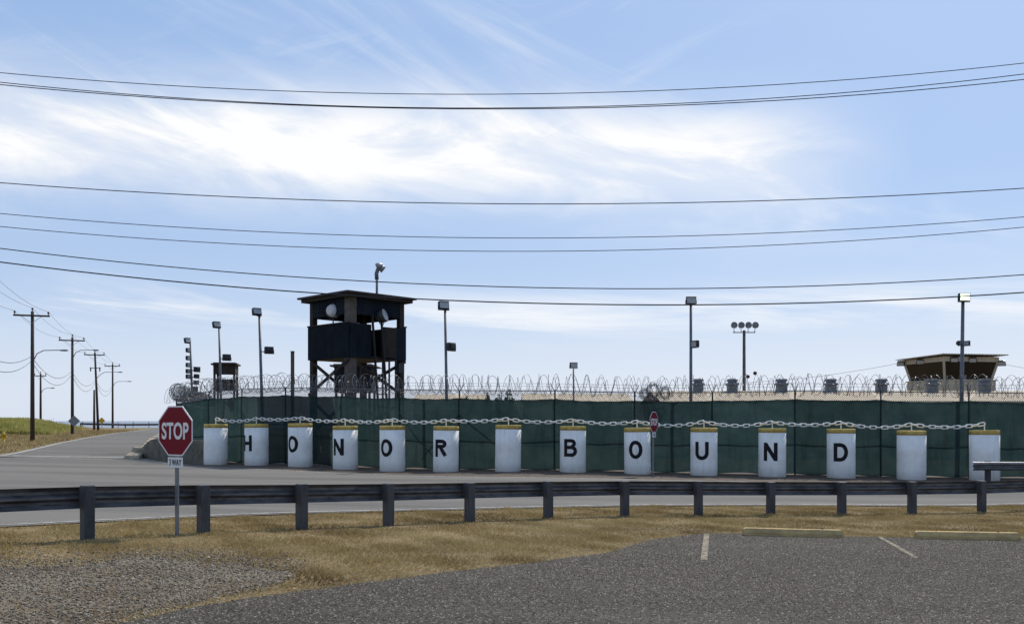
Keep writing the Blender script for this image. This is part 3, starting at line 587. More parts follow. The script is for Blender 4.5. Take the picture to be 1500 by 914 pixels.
def coil(rad, pitch, dz, tube_r, sgn, jitter, s0=0.0, name='razor_coil'):
    f, Lc = path_fn(FB, [z+dz for z in TZ]); m = MB(); pts = []; s = s0; ph = random.uniform(0, 6); pr = pitch; rr = rad; stepn = 18; c = 0
    barb = []
    while s < Lc-.1:
        if c % stepn == 0: pr = pitch*random.uniform(1-jitter, 1+jitter); rr = rad*random.uniform(.78, 1.12)
        p, t = f(s); side = Vector((-t.y, t.x, 0)).normalized(); a = ph+2*math.pi*c/stepn*sgn
        pts.append(p+side*math.cos(a)*rr*.9+Vector((0, 0, 1))*math.sin(a)*rr); s += pr/stepn; c += 1
    m.tube(pts, tube_r, 4, cap=False)
    for k in range(0, len(pts)-1, 1):
        p = pts[k]; d = (pts[k+1]-p).normalized(); w = Vector((random.gauss(0, 1), random.gauss(0, 1), random.gauss(0, 1))).cross(d).normalized()*.028
        m.add([p-w-d*.012, p+w+d*.012, p+d*.03], [(0, 1, 2)])
    return fpart(m, name, 'razor_wire')
coil(.43, .50, .56, .008, 1, .5); coil(.43, .56, .56, .008, -1, .5); coil(.27, .42, .40, .006, 1, .3); coil(.40, .47, .50, .007, 1, .35, .2)
m = MB()
for dz in (.36, .50, .62):
    f, Lc = path_fn(FB, [z+dz for z in TZ])
    pts = [f(s)[0]+Vector((0, .12, 0)) for s in np.linspace(0, Lc, 60)]; MBs = MB().tube(pts, .005, 4); fpart(MBs, 'barbed_strand', 'razor_wire')
# a denser bundle of coils turned back at the corner
m = MB(); c0 = Vector((FB[1].x, FB[1].y, TZ[1]+.42)); dirv = Vector((.86, .5, .06)).normalized()
for k in range(9):
    c = c0+Vector((-.42, -.1, -.06))+dirv*k*.15; rr = .40+random.uniform(-.03, .04); tx = Vector((-.75, -.55, .25+random.uniform(-.1, .1))).normalized(); e1 = tx.cross(Vector((0, 0, 1))).normalized(); e2 = e1.cross(tx)
    m.tube([c+e1*math.cos(j*math.pi/12)*rr+e2*math.sin(j*math.pi/12)*rr for j in range(24)], .008, 4, closed=True)
fpart(m, 'corner_coil', 'razor_wire')

# ------------------------------------------------------------------ low concrete wall and broken kerb at the corner
wl = [ground_px(*p) for p in [(206, 670), (232, 674), (262, 677.5), (299.5, 680)]]
wroot = empty('concrete_wall', (*wl[1], G(*wl[1]))); tag(wroot, 'low grey concrete retaining wall behind the large stop sign', 'wall')
wp = resample(smooth_pl(wl), 14); vs = []; topz = CZ-(645-HOR)/F*42
for i, (x, y) in enumerate(wp):
    f = i/13; tz = topz-.55*max(0, 1-f/.28)**1.5+random.uniform(-.01, .01); n_ = Vector((-.35, .94)); 
    for dx, z in ((0, G(x, y)-.2), (.05, tz), (.45, tz+.01), (.5, G(x, y)-.2)): vs.append((x+n_.x*dx, y+n_.y*dx, z))
fs = [(i*4+j, (i+1)*4+j, (i+1)*4+(j+1) % 4, i*4+(j+1) % 4) for i in range(13) for j in range(4)]+[(0, 1, 2, 3), (55, 54, 53, 52)]
o = MB().add(vs, fs).build('wall_body', 'concrete', wroot, bevel=.02); o.matrix_parent_inverse = Matrix.Translation(-wroot.location)
# terrace fill behind the wall
fb = MB(); top = [(p[0]-.1, p[1]+.47) for p in wp]; back = [(-16.2, 48.2), (-15.2, 47), (-13.6, 45.4)]
back = resample(back, 14); vs = [(x, y, topz-.06) for x, y in top]+[(x, y, topz-.1) for x, y in back]+[(x, y, 0) for x, y in back]
o = fb.add(vs, [(i, i+1, 15+i, 14+i) for i in range(13)]+[(14+i, 15+i, 29+i, 28+i) for i in range(13)]).build('terrace_fill', 'dirt', wroot); o.matrix_parent_inverse = Matrix.Translation(-wroot.location)
kerb_pts = resample(lr_right, 400); kerb_pts = kerb_pts[(kerb_pts[:, 1] > 43.2) & (kerb_pts[:, 1] < 92)]
kroot = empty('kerb', (*kerb_pts[0], G(*kerb_pts[0]))); tag(kroot, 'broken pale stone kerb on the inner corner of the side road', 'kerb')
kp = resample(kerb_pts, 22)
for i in range(21):
    a, b = Vector(kp[i]), Vector(kp[i+1]); t = (b-a); ang = math.atan2(t.y, t.x); c = (a+b)/2; h = .26+.12*(i == 1)+random.uniform(-.05, .06); w = .75 if i < 6 else .5
    nrm = Vector((t.y, -t.x)).normalized()
    m = MB().box((c.x+nrm.x*w*.45, c.y+nrm.y*w*.45, G(*c)+h/2-.05+(.06 if 0 < i < 5 else .02)), (t.length*random.uniform(.86, .97), w, h), ang+random.uniform(-.06, .06), random.uniform(-.05, .05), random.uniform(-.02, .16), .9)
    o = m.build('kerb_stone', 'kerb_stone', kroot, bevel=.05); o.matrix_parent_inverse = Matrix.Translation(-kroot.location)

# ------------------------------------------------------------------ signs
def octagon(r): return [(r*math.cos(R(22.5+45*i)), r*math.sin(R(22.5+45*i))) for i in range(8)]
def stop_sign(px, d, py_c, face, label, width=.762):
    p = at(px, py_c, d); gz = G(p.x, p.y); hgt = p.z-gz
    root = empty('stop_sign', (p.x, p.y, gz), face); tag(root, label, 'stop sign')
    rx = Matrix.Rotation(R(90), 4, 'X'); Tz = Matrix.Translation((0, 0, hgt)); rr = width/2/math.cos(R(22.5))
    MB().box((0, .03, hgt*.5-.12), (.06, .03, hgt+.42-.06), 0).build('post', 'sign_back', root)
    MB().prism(octagon(rr), -.0, .004, Tz @ rx).build('border', 'sign_white', root)
    MB().prism(octagon(rr*.945), .0045, .0065, Tz @ rx).build('plate', 'sign_red', root)
    MB().prism(octagon(rr*.995), -.006, -.001, Tz @ rx).build('back', 'sign_back', root)
    me, w, h = text_mesh('STOP', .40, .011, .80, 1.02); me.materials.clear(); me.materials.append(MAT['sign_white'])
    k = .60/w; kz = .262/h
    for v in me.vertices: v.co = Vector((v.co.x*k, -.0085, v.co.y*kz))
    o = bpy.data.objects.new('lettering', me); C.objects.link(o); o.parent = root; o.location = (0, 0, hgt)
    pz = hgt-width/2-.10
    plq = MB().box((0, -.002, pz), (.33, .006, .155)).build('plaque', 'sign_white', root)
    me, w, h = text_mesh('3 WAY', .14, 0, .9); me.materials.clear(); me.materials.append(MAT['black_paint']); k = .27/w
    for v in me.vertices: v.co = Vector((v.co.x*k, -.007, v.co.y*.095/h))
    o = bpy.data.objects.new('plaque_lettering', me); C.objects.link(o); o.parent = plq; o.location = (-.002, 0, pz)
    bm = bmesh.new(); bm.from_mesh(me); g2 = bmesh.ops.duplicate(bm, geom=bm.verts[:]+bm.edges[:]+bm.faces[:])['geom']
    for v in g2:
        if isinstance(v, bmesh.types.BMVert): v.co.x += .006; v.co.y -= .0006
    bm.to_mesh(me); bm.free()
stop_sign(257, 14.1, 631, math.atan2(-493, 1350)*-1*-1*0+R(-30), 'large red stop sign with 3 way plaque behind the near guardrail')
stop_sign(958, 34.2, 618, R(58), 'small red stop sign beside the letter O bollard at the fence')
def diamond(px, py, d, s, m, face, label, post=True):
    p = at(px, py, d); gz = G(p.x, p.y); root = empty('warning_sign', (p.x, p.y, gz), face); tag(root, label, 'road sign'); h = p.z-gz
    rx = Matrix.Rotation(R(90), 4, 'X'); T = Matrix.Translation((0, 0, h)); r = s/2**.5*1.0
    c = [(r, .04), (.04, r), (-.04, r), (-r, .04), (-r, -.04), (-.04, -r), (.04, -r), (r, -.04)]
    MB().prism(c, 0, .006, T @ rx).build('plate', m, root)
    MB().box((0, .03, h/2-.1+.15), (.06, .04, h+.3)).build('post', 'galv_light', root)
diamond(108.5, 616.5, 96.4, .78, 'sign_back', R(20), 'grey back of a diamond road sign in front of a wooden pole')
diamond(149, 616, 131, .62, 'sign_yellow', R(8), 'yellow diamond warning sign near the sea guardrail')

# wheel stops
def wheel_stop(pa, pb, label):
    a = Vector(ground_px(*pa)); b = Vector(ground_px(*pb)); c = (a+b)/2; t = (b-a).normalized(); L_ = (b-a).length; n_ = Vector((-t.y, t.x)); m = MB(); vs = []
    prof = [(-.10, -.03), (-.095, .06), (-.06, .135), (.06, .135), (.095, .06), (.10, -.03)]
    ks = [0, .02, .5, .98, 1]
    for f in ks:
        p = a+t*L_*f; s = .85 if f in (0, 1) else 1
        for o_, z_ in prof: vs.append((p.x-c.x+n_.x*o_*s, p.y-c.y+n_.y*o_*s, G(*p)-G(*c)+.03+z_*s))
    k = len(prof); fs = [(i*k+j, i*k+(j+1) % k, (i+1)*k+(j+1) % k, (i+1)*k+j) for i in range(4) for j in range(k)]+[tuple(range(k))[::-1], tuple(range(4*k, 5*k))]
    root = empty('wheel_stop', (c.x, c.y, G(*c))); tag(root, label, 'wheel stop', 'yellow wheel stops at the lot edge')
    m.add([(v[0], v[1], v[2]) for v in vs], [f[::-1] for f in fs]).build('body', 'stop_yellow', root, bevel=.012)
    for f in (.2, .8):
        p = a+t*L_*f-c; MB().lathe([(.016, .12), (.016, .175), (.012, .18)], 8, (p.x, p.y, 0)).build('spike_head', 'dark_metal', root)
wheel_stop((1089, 785.5), (1234, 789), 'faded yellow wheel stop beside the long straight bay line')
wheel_stop((1341, 790.5), (1493, 793.5), 'faded yellow wheel stop beyond the slanted bay line')

# ------------------------------------------------------------------ lamps
def floodlight(parent, c, yaw, pitch, s, lensm='lens', body='dark_metal'):
    o = MB().box((0, 0, 0), (.62*s, .26*s, .46*s)).box((0, .17*s, 0), (.4*s, .14*s, .3*s)).box((0, -.16*s, .2*s), (.6*s, .1*s, .03*s)).build('floodlight', body, parent, bevel=.02*s)
    l = MB().box((0, -.135*s, 0), (.54*s, .015*s, .38*s)).build('lens', lensm, o)
    o.location = c; o.rotation_euler = (pitch, 0, yaw)
    MB().box((0, .02*s, -.27*s), (.7*s, .05*s, .04*s)).box((.34*s, .02*s, -.13*s), (.03*s, .05*s, .28*s)).box((-.34*s, .02*s, -.13*s), (.03*s, .05*s, .28*s)).build('bracket', body, o)
    return o
def lamp_pole(px_b, px_t, py_t, d, heads, label, r=.075, base_py=None, m='lamp_pole', name='lamp_pole'):
    pb = Vector(((px_b-750)/F*d, d)); gz = G(*pb); tp = at(px_t, py_t, d); root = empty(name, (pb.x, pb.y, gz)); tag(root, label, 'lamp post', 'lamp posts behind the fence')
    dx = tp.x-pb.x; H = tp.z-gz
    MB().tube([(0, 0, -.1), (dx*.5, 0, H*.5), (dx, 0, H)], [r, r*.85, r*.7], 10).build('pole', m, root, True)
    for hx, hy, yaw, pitch, s, *ln in heads:
        q = at(hx, hy, d)-Vector((pb.x, pb.y, gz)); ax = dx*q.z/H
        floodlight(root, (q.x, -.12, q.z), R(yaw), R(pitch), s, *ln)
        if abs(q.x-ax) > .1: MB().bar((ax, 0, q.z-.1*s), (q.x, -.1, q.z-.12*s), .05).build('bracket_arm', m, root)
        else: MB().bar((ax, 0, min(H, q.z)-.05), (q.x, -.1, q.z-.26*s), .05).build('bracket_arm', m, root)
    return root
lamp_pole(656, 652, 452, 41, [(650, 448, 25, -10, .75), (661, 508, -130, 5, .72)], 'lamp post with two floodlights beside the guard tower right of its cabin', .08)
lamp_pole(1012, 1012, 445, 39.5, [(1011.5, 440.5, 0, 0, .68), (1017, 504, -60, 0, .62)], 'lamp post with square unlit head behind the letter U bollard', .08)
lamp_pole(1407, 1410.5, 441, 38, [(1410, 436, 0, 0, .70, 'lit_lens'), (1402.5, 503, 60, 0, .42), (1414, 503, -60, 0, .42)], 'lamp post with glowing greenish lamp near the beige lookout', .095)
lamp_pole(841, 840, 541, 60, [(840, 535, 15, 0, .78)], 'short lamp post behind the screen near letter B', .07)
lamp_pole(386, 380, 462, 46.5, [(377, 457, 40, -15, .72), (395, 513, -150, 8, .70)], 'lamp post with two floodlights beside a plain grey post and guard tower', .09)
lamp_pole(325.5, 321, 480, 55, [(318, 476, 50, -15, .75), (333, 523.5, -150, 8, .75)], 'lamp post rising in front of the small distant lookout', .085)
heads = [(275.5, 499, 60, -15, .6)]+[(277, 513+k*12-k*k*.6, 70, 0, .5) for k in range(5)]+[(289.5, 541, -120, 0, .6), (289, 551, -120, 0, .5), (288.5, 560, -120, 0, .5), (287, 569, -120, 0, .5)]
lamp_pole(284, 279, 503, 52, heads, 'lamp post with many floodlights stacked on both sides near the fence corner', .08)
pb = at(428.5, 580, 44.5); gz = G(pb.x, pb.y); o = MB().box((0, 0, (at(430, 515, 44.5).z-gz)/2), (.15, .15, at(430, 515, 44.5).z-gz)).box((0, 0, at(430, 515, 44.5).z-gz+.01), (.18, .18, .03)).build('timber_post', 'grey_wood', None, bevel=.01)
o.location = (pb.x, pb.y, gz); tag(o, 'plain bare timber post between lamp post and guard tower', 'post')
# four-lamp floodlight mast
d = 66; pb = Vector(((1090-750)/F*d, d)); gz = G(*pb); root = empty('floodlight_mast', (pb.x, pb.y, gz)); tag(root, 'tall mast carrying four round floodlights in a row', 'light mast')
H = at(0, 487, d).z-gz; MB().tube([(0, 0, -.1), (0, 0, H+.15)], [.14, .10], 10).build('mast', 'grey_wood', root, True)
MB().bar((-.8, 0, H), (.8, 0, H), .07).build('crossbar', 'galv_light', root)
for hx in (1075, 1085.5, 1096, 1106):
    xx = (hx-1090)/F*d; m = Matrix.Translation((xx, -.05, H+.5)) @ Matrix.Rotation(R(80), 4, 'X')
    h_ = MB().lathe([(.10, -.22), (.19, -.12), (.235, .06), (.24, .10)], 16, m=m).build('round_floodlight', 'vent_grey', root, True)
    MB().lathe([(.215, .101), (.215, .108)], 16, m=m).build('lens', 'vent_grey', h_, True)
    MB().tube([(xx*.86, 0, H), (xx*.97, 0, H+.06), (xx, 0, H+.25)], .03, 6).build('bracket_arm', 'galv_light', root)

# ------------------------------------------------------------------ main guard tower (square plan, one corner toward the road)
TD = 46.2; tx = (523-750)/F*TD; tg0 = G(tx, TD); root = empty('guard_tower', (tx, TD, tg0), R(46)); tag(root, 'dark wooden guard tower on cross braced legs behind the green fence', 'guard tower')
PX = F/TD
def tz(py): return CZ-(py-HOR)/PX-tg0
s = 1.72; ps = 1.62                     # cabin half size, post half size
for sx, sy in ((-1, -1), (1, -1), (1, 1), (-1, 1)):
    w = .28 if (sx, sy) != (-1, -1) else .42
    MB().box((sx*(1.675-w/2), sy*(1.675-w/2), tz(440)/2), (w, w, tz(440))).build('leg', 'dark_wood' if (sx, sy) != (-1, -1) else 'grey_wood', root, bevel=.015)
zb, zt, vb = tz(528), tz(480), tz(467)
def wall_panel(name, a, b, z0, z1, th=.06, m='dark_canvas'):
    a = Vector(a); b = Vector(b); t = b-a; return MB().box(((a.x+b.x)/2, (a.y+b.y)/2, (z0+z1)/2), (t.length, th, z1-z0), math.atan2(t.y, t.x)).build(name, m, root)
# local -y/-x faces meet at the corner (-s,-s) that points at the camera
wall_panel('parapet_panel', (-s, s), (-s, -s), zb, zt); wall_panel('parapet_panel', (-s+.03, -s), (-s+1.28, -s), zb, zt); wall_panel('parapet_panel', (-s+1.9, -s), (s, -s), zb-.02, zt-.06)
wall_panel('parapet_panel', (s, -s), (s, s), zb, zt); wall_panel('parapet_panel', (s, s), (-s, s), zb, zt)
for a, b in (((-s, s), (-s, -s)), ((-s, -s), (s, -s)), ((s, -s), (s, s)), ((s, s), (-s, s))):
    k = .955; wall_panel('valance_panel', (a[0]*k, a[1]*k), (b[0]*k, b[1]*k), vb, tz(441), .05)
    a_, b_ = Vector(a), Vector(b); t = (b_-a_).normalized()
    if not (a == (-s, -s)): MB().bar((a[0]*1.012, a[1]*1.012, zt+.03), (b[0]*1.012, b[1]*1.012, zt+.03), .10, .06).build('cap_rail', 'dark_wood', root)
MB().box((0, 0, zb+.05), (2*s-.1, 2*s-.1, .12)).build('floor_deck', 'dark_wood', root)
# gently pitched roof with board fascia
rs = 2.12; m = MB(); zr = tz(439.5); vs = []
for lift in (0, .09):
    for x, y in ((-rs, -rs), (rs, -rs), (rs, rs), (-rs, rs)): vs.append((x, y, zr+lift))
    vs.append((0, 0, zr+lift+.28))
m.add(vs, [(1, 0, 4), (2, 1, 4), (3, 2, 4), (0, 3, 4), (5, 6, 9), (6, 7, 9), (7, 8, 9), (8, 5, 9), (0, 1, 6, 5), (1, 2, 7, 6), (2, 3, 8, 7), (3, 0, 5, 8)]).build('roof', 'roof_felt', root)
rf = root.children[-1]
for a, b in (((-1, -1), (1, -1)), ((1, -1), (1, 1)), ((1, 1), (-1, 1)), ((-1, 1), (-1, -1))):
    k = rs-.16; MB().bar((a[0]*k, a[1]*k, zr-.08), (b[0]*k, b[1]*k, zr-.08), .05, .17).build('fascia_board', 'dark_wood', root)
# X bracing on all four sides
for a, b in (((-1, 1), (-1, -1)), ((-1, -1), (1, -1))):
    for z0, z1 in ((tz(579), zb-.05), (tz(640), tz(585))):
        for f in (0, 1):
            p, q = (a, b) if f else (b, a); o_ = 1.62+.09*f
            MB().bar((p[0]*o_, p[1]*o_, z0), (q[0]*o_, q[1]*o_, z1), .06, .15).build('brace', 'dark_wood', root)
# ladder stair at the opening
lx0, lx1 = -s+1.32, -s+1.86; ly = -s-.05
for xx in (lx0, lx1): MB().bar((xx, ly-.75, .0), (xx, ly, zt+.45), .06, .12).build('ladder_rail', 'dark_wood', root)
for k in range(16):
    f = (k+.5)/16; zz = f*zb; MB().bar((lx0, ly-.75*(1-zz/(zt+.45)), zz), (lx1, ly-.75*(1-zz/(zt+.45)), zz), .05).build('rung', 'dark_wood', root)
for xx in (-s+1.95, -s+2.35, -s+2.75): MB().bar((xx, -s-.06, zb), (xx, -s-.06, .1), .07).build('conduit', 'dark_metal', root)
wall_panel('door_leaf', (-s+1.9, -s-.08), (-s+2.6, -s-.30), zb+.08, zt-.12, .04, 'dark_wood')
MB().box((-s+3.0, -s-.12, tz(540)), (.35, .2, .45)).build('junction_box', 'dark_metal', root)
MB().bar((0.25, -.3, zb), (0.25, -.3, tz(441)), .12).build('inner_post', 'dark_wood', root)
# searchlights
def searchlight(name, c, yaw, pitch, m, label):
    o = empty(name, c, yaw); mm = Matrix.Rotation(R(90)+pitch, 4, 'X')
    b = MB().lathe([(.12, -.28), (.27, -.2), (.33, -.05), (.34, .18), (.31, .2)], 20, m=mm).build('drum', m, o, True); MB().lathe([(.30, .195), (.30, .205)], 20, m=mm).build('lens', 'lens', b)
    MB().tube([(-.37, 0, .05), (-.36, 0, -.22), (-.2, 0, -.40), (.2, 0, -.40), (.36, 0, -.22), (.37, 0, .05)], .022, 6).build('yoke', 'dark_metal', o); MB().tube([(0, 0, -.62), (0, 0, -.40)], .035, 6).build('stand', 'dark_metal', o)
    tag(o, label, 'searchlight'); return o
Mt = Matrix.Translation((tx, TD, tg0)) @ Matrix.Rotation(R(46), 4, 'Z')
c1 = Mt @ Vector((-s-.12, .45, tz(460))); searchlight('searchlight', (at(488, 461, c1.y-.35).x, c1.y-.35, c1.z), R(150), R(-8), 'dish_white', 'white drum searchlight on the guard tower parapet')
c2 = Mt @ Vector((.05, -s+.05, tz(465))); searchlight('searchlight', (at(559, 465, c2.y).x, c2.y, tg0+tz(467)), R(75), R(-18), 'dark_metal', 'dark tilted searchlight beside the guard tower opening')
# lamp on the roof
rl = at(552, 432, 46.8); root = empty('roof_lamp', (rl.x, rl.y, rl.z-.22)); tag(root, 'pole with bent floodlight cluster on top of the guard tower roof', 'lamp')
MB().tube([(0, 0, -.05), (0, 0, 1.35), (.03, 0, 1.5)], .06, 8).build('pole', 'galv_light', root, True)
MB().tube([(0, 0, 1.0), (-.02, 0, 1.3), (.05, 0, 1.52), (.16, 0, 1.62)], .10, 8).build('neck', 'lamp_pole', root, True)
for i, (dx, dz, pt) in enumerate(((.24, 1.58, 50), (.12, 1.68, 70))):
    mm = Matrix.Translation((dx, -.04*i, dz)) @ Matrix.Rotation(R(25), 4, 'Z') @ Matrix.Rotation(R(-55-10*i), 4, 'Y') @ Matrix.Rotation(R(180), 4, 'X'); MB().lathe([(.05, -.2), (.12, -.1), (.21, .12)], 14, m=mm).build('lamp_shade', 'galv_light', root, True)

# ------------------------------------------------------------------ lesser towers behind
def small_tower(px, d, w_px, ys_, rz, label, mroof, mwall):
    k = F/d; X = (px-750)/k; gz = G(X, d); r = empty('lookout_tower', (X, d, gz), rz); tag(r, label, 'guard tower'); z = lambda py: CZ-(py-HOR)/k-gz
    h = w_px/k/2; yr, yv, yp, yb = ys_
    for sx in (-1, 1):
        for sy in (-1, 1): MB().box((sx*h*.92, sy*h*.92, z(yr)/2), (.22, .22, z(yr))).build('leg', 'dark_wood', r)
    MB().box((0, 0, z(yr)+.05), (h*2.45, h*2.45, .16)).box((0, 0, z(yr)+.18), (h*2.1, h*2.1, .12)).build('roof', mroof, r)
    for a in range(4):
        mm = Matrix.Rotation(a*math.pi/2, 4, 'Z'); c = mm @ Vector((0, -h, 0))
        MB().box((c.x, c.y, (z(yr)-.05+z(yv))/2), (2*h, .06, z(yr)-.05-z(yv)), a*math.pi/2).build('valance_panel', mwall, r)
        MB().box((c.x, c.y, (z(yp)+z(yb))/2), (2*h, .06, z(yp)-z(yb)), a*math.pi/2).build('parapet_panel', mwall, r)
    MB().box((0, 0, z(yb)+.05), (2*h-.1, 2*h-.1, .1)).build('floor_deck', 'dark_wood', r)
    return r
small_tower(331, 100, 30, (535, 548, 556, 572), R(8), 'small distant lookout with flat roof left of the guard tower', 'dark_wood', 'dark_wood')
small_tower(521, 92, 52, (538, 566, 566.5, 575), R(0), 'dark boxy lookout seen through the legs of the guard tower', 'roof_felt', 'dark_canvas')
# beige lookout with outward-leaning windows
d = 75.0; k = F/d; X = (1392-750)/k; gz = G(X, d); root = empty('beige_lookout', (X, d, gz), R(12)); tag(root, 'beige lookout with leaning dark windows and wide flat roof', 'lookout'); z = lambda py: CZ-(py-HOR)/k-gz
h = 2.34
MB().box((0, 0, z(559)/2), (2*h, 2*h, z(559))).build('base', 'beige_wall', root, bevel=.03)
MB().box((0, 0, z(559)+.03), (2*h+.14, 2*h+.14, .09)).build('sill_band', 'beige_wall', root)
z0, z1 = z(558)+.02, z(532); hb, ht = h*.90, h*1.04
for a in range(4):
    mm = Matrix.Rotation(a*math.pi/2, 4, 'Z')
    def q(x, y, zz): return mm @ Vector((x, y, zz))
    g = MB().add([q(-hb, -hb, z0), q(hb, -hb, z0), q(ht, -ht, z1), q(-ht, -ht, z1), q(-hb, -hb+.05, z0), q(hb, -hb+.05, z0), q(ht, -ht+.05, z1), q(-ht, -ht+.05, z1)], [(0, 1, 2, 3), (7, 6, 5, 4), (1, 0, 4, 5), (3, 2, 6, 7)]).build('window_pane', 'dark_glass', root)
    MB().bar(q(-hb-.01, -hb-.01, z0-.02), q(-ht-.01, -ht-.01, z1), .17).build('corner_mullion', 'beige_wall', root)
MB().box((0, 0, z(529)), (2*ht+.12, 2*ht+.12, .38)).build('fascia', 'beige_wall', root)
m = MB(); e = h*1.27; n_ = 48
for lay in (0, .05):
    pass
vs = []; fs = []
for i in range(n_+1):
    xx = -e+2*e*i/n_; zz = z(526)+.10+(.03 if i % 2 else 0)
    for yy, l in ((-e, .10), (e, 0.0)): vs += [(xx, yy, zz+l), (xx, yy, zz+l-.05)]
for i in range(n_):
    b = i*4; fs += [(b, b+4, b+6, b+2), (b+3, b+7, b+5, b+1), (b, b+1, b+5, b+4), (b+2, b+6, b+7, b+3)]
fs += [(0, 2, 3, 1), (n_*4+1, n_*4+3, n_*4+2, n_*4)]
m.add(vs, fs).build('roof_sheet', 'roof_pale', root)
for x, y in ((-e+.15, e-.5), (e-.3, -e+.4), (-e*.55, -e+.35), (-.0, -e+.35), (-e+.35, .2)):
    fl = floodlight(root, (x, y, z(534) if abs(x) > 2.5 and abs(y) > 2.5 else z(530)), R(-36), R(20), .85)
MB().box((-h*.2, -hb-.12, z(556)), (.35, .12, .55), 0).build('window_unit', 'vent_grey', root)

# long low buildings with ventilators
def low_building(px0, px1, d, y_ridge, depth, label, vents=(), gap=0.0):
    k = F/d; x0 = (px0-750)/k; x1 = (px1-750)/k; gz = G((x0+x1)/2, d); root = empty('low_building', ((x0+x1)/2, d, gz)); tag(root, label, 'building')
    zr = CZ-(y_ridge-HOR)/F*(d+depth)-gz; hw = (x1-x0)/2; ze = zr-.75
    MB().box((0, depth, (ze-.1)/2), (2*hw-.4, 2*depth-.5, ze-.1)).build('wall', 'beige_wall', root)
    vs = []; fs = []; n_ = int(2*hw/.22)
    for i in range(n_+1):
        x = -hw+2*hw*i/n_; r = .035 if i % 2 else 0
        vs += [(x, 0, ze+r), (x, depth, zr+r), (x, 2*depth, ze+r)]
    for i in range(n_): b = i*3; fs += [(b, b+3, b+4, b+1), (b+1, b+4, b+5, b+2)]
    o = MB().add(vs, fs).build('roof', 'beige_roof', root); sm = o.modifiers.new('s', 'SOLIDIFY'); sm.thickness = .05
    MB().box((0, -.06, ze-.08), (2*hw, .06, .2)).build('eave_board', 'beige_wall', root)
    vl = ['roof ventilator half hidden by the square headed lamp post', 'roof ventilator beside the four lamp mast', 'second roof ventilator from the four lamp mast', 'third roof ventilator from the four lamp mast', 'roof ventilator next to the beige lookout, on open roof', 'roof ventilator in front of the lookout corner mullion', 'roof ventilator beyond the glowing lamp post']
    for vi, px in enumerate(vents):
        vx = (px-750)/F*(d+depth)-(x0+x1)/2; v = empty('roof_ventilator', ((x0+x1)/2+vx, d+depth-.1, gz+zr-.12)); k2 = (d+depth)/60
        tag(v, 'grey square '+vl[vi], 'ventilator', 'roof ventilators in a row')
        MB().box((0, 0, .25*k2), (.60*k2, .60*k2, .5*k2), taper=.94).build('stack', 'vent_grey', v); MB().box((0, 0, .62*k2), (.48*k2, .48*k2, .26*k2)).build('louvre_neck', 'lamp_pole', v)
        MB().box((0, 0, .58*k2), (.80*k2, .80*k2, .14*k2), taper=.85).box((0, 0, .84*k2), (.66*k2, .66*k2, .16*k2), taper=.8).build('hood', 'vent_grey', v, bevel=.02)
low_building(968, 1640, 55, 573, 4.5, 'long low building with beige corrugated roof behind the fence', (1022, 1072, 1144, 1216, 1290, 1364, 1441))
low_building(765, 930, 74, 577, 5, 'low building with beige roof beyond the short lamp post')
low_building(602, 715, 84, 578, 5, 'low beige roofed building right of the guard tower')

# spare razor-wire rolls left on the fence
c = at(962, 570, 38.3); root = empty('razor_wire_roll', tuple(c-Vector((0, 0, .45)))); tag(root, 'tangled roll of spare razor wire on the fence behind letter O', 'wire roll')
for nm, cx, n_, rr in (('loop_bundle', -.12, 15, .36), ('loop_bundle', .35, 13, .28), ('loop_bundle', -.45, 12, .25)):
    m = MB()
    for k in range(n_):
        off = Vector((cx+random.uniform(-.06, .06), random.uniform(-.15, .15), rr+random.uniform(-.03, .05))); an = random.uniform(-1.2, 1.2); tl = random.uniform(-.9, .9); r_ = rr*random.uniform(.6, 1.08)
        mm = Matrix.Translation(off) @ Matrix.Rotation(an, 4, 'Z') @ Matrix.Rotation(tl, 4, 'Y'); m.tube([mm @ Vector((math.cos(j*math.pi/10)*r_, 0, math.sin(j*math.pi/10)*r_)) for j in range(20)], .007, 4, closed=True)
    m.build(nm, 'razor_wire', root)
# shrubs behind the fence
def shrub(px, py_top, d, w, label):
    p = at(px, py_top, d); gz = G(p.x, d); H = p.z-gz; root = empty('shrub', (p.x, d, gz)); tag(root, label, 'shrub', 'shrubs behind the fence'); m = MB()
    for k in range(6):
        a = k*1.05+random.uniform(-.3, .3); m.tube([(0, 0, -.05), (math.cos(a)*w*.25, math.sin(a)*w*.25, H*.5), (math.cos(a)*w*.45, math.sin(a)*w*.45, H*random.uniform(.75, .95))], [.07, .045, .015], 6)
    m.build('stem', 'bark', root); k = 2600
    th = rng.uniform(0, 2*np.pi, k); rr = np.sqrt(rng.random(k))*w*(.75+.35*np.sin(th*3+px)); x = np.cos(th)*rr; y = np.sin(th)*rr; zz = H*(.45+.55*rng.random(k)*(1-.35*(rr/w)**2))*(.82+.18*np.sin(x*5)*np.cos(y*4))
    s_ = rng.uniform(.05, .11, k); d1 = rng.normal(0, 1, (k, 3)); d1 /= np.linalg.norm(d1, axis=1)[:, None]; d2 = np.cross(d1, rng.normal(0, 1, (k, 3))); d2 /= np.linalg.norm(d2, axis=1)[:, None]; c = np.c_[x, y, zz]
    V = np.stack([c-d1*s_[:, None], c+d2*s_[:, None]*.5, c+d1*s_[:, None], c-d2*s_[:, None]*.5], 1).reshape(-1, 3); i = np.arange(k)*4
    np_mesh('crown', V, np.c_[i, i+1, i+2, i+3], 'shrub_leaf', root)
shrub(738, 566, 50, 1.1, 'grey green shrub showing above the screen near the blank bollard'); shrub(708, 572, 54, .8, 'low shrub above the screen beside the lamp post'); shrub(678, 574, 47, .5, 'tiny shrub top above the screen at the braced post')

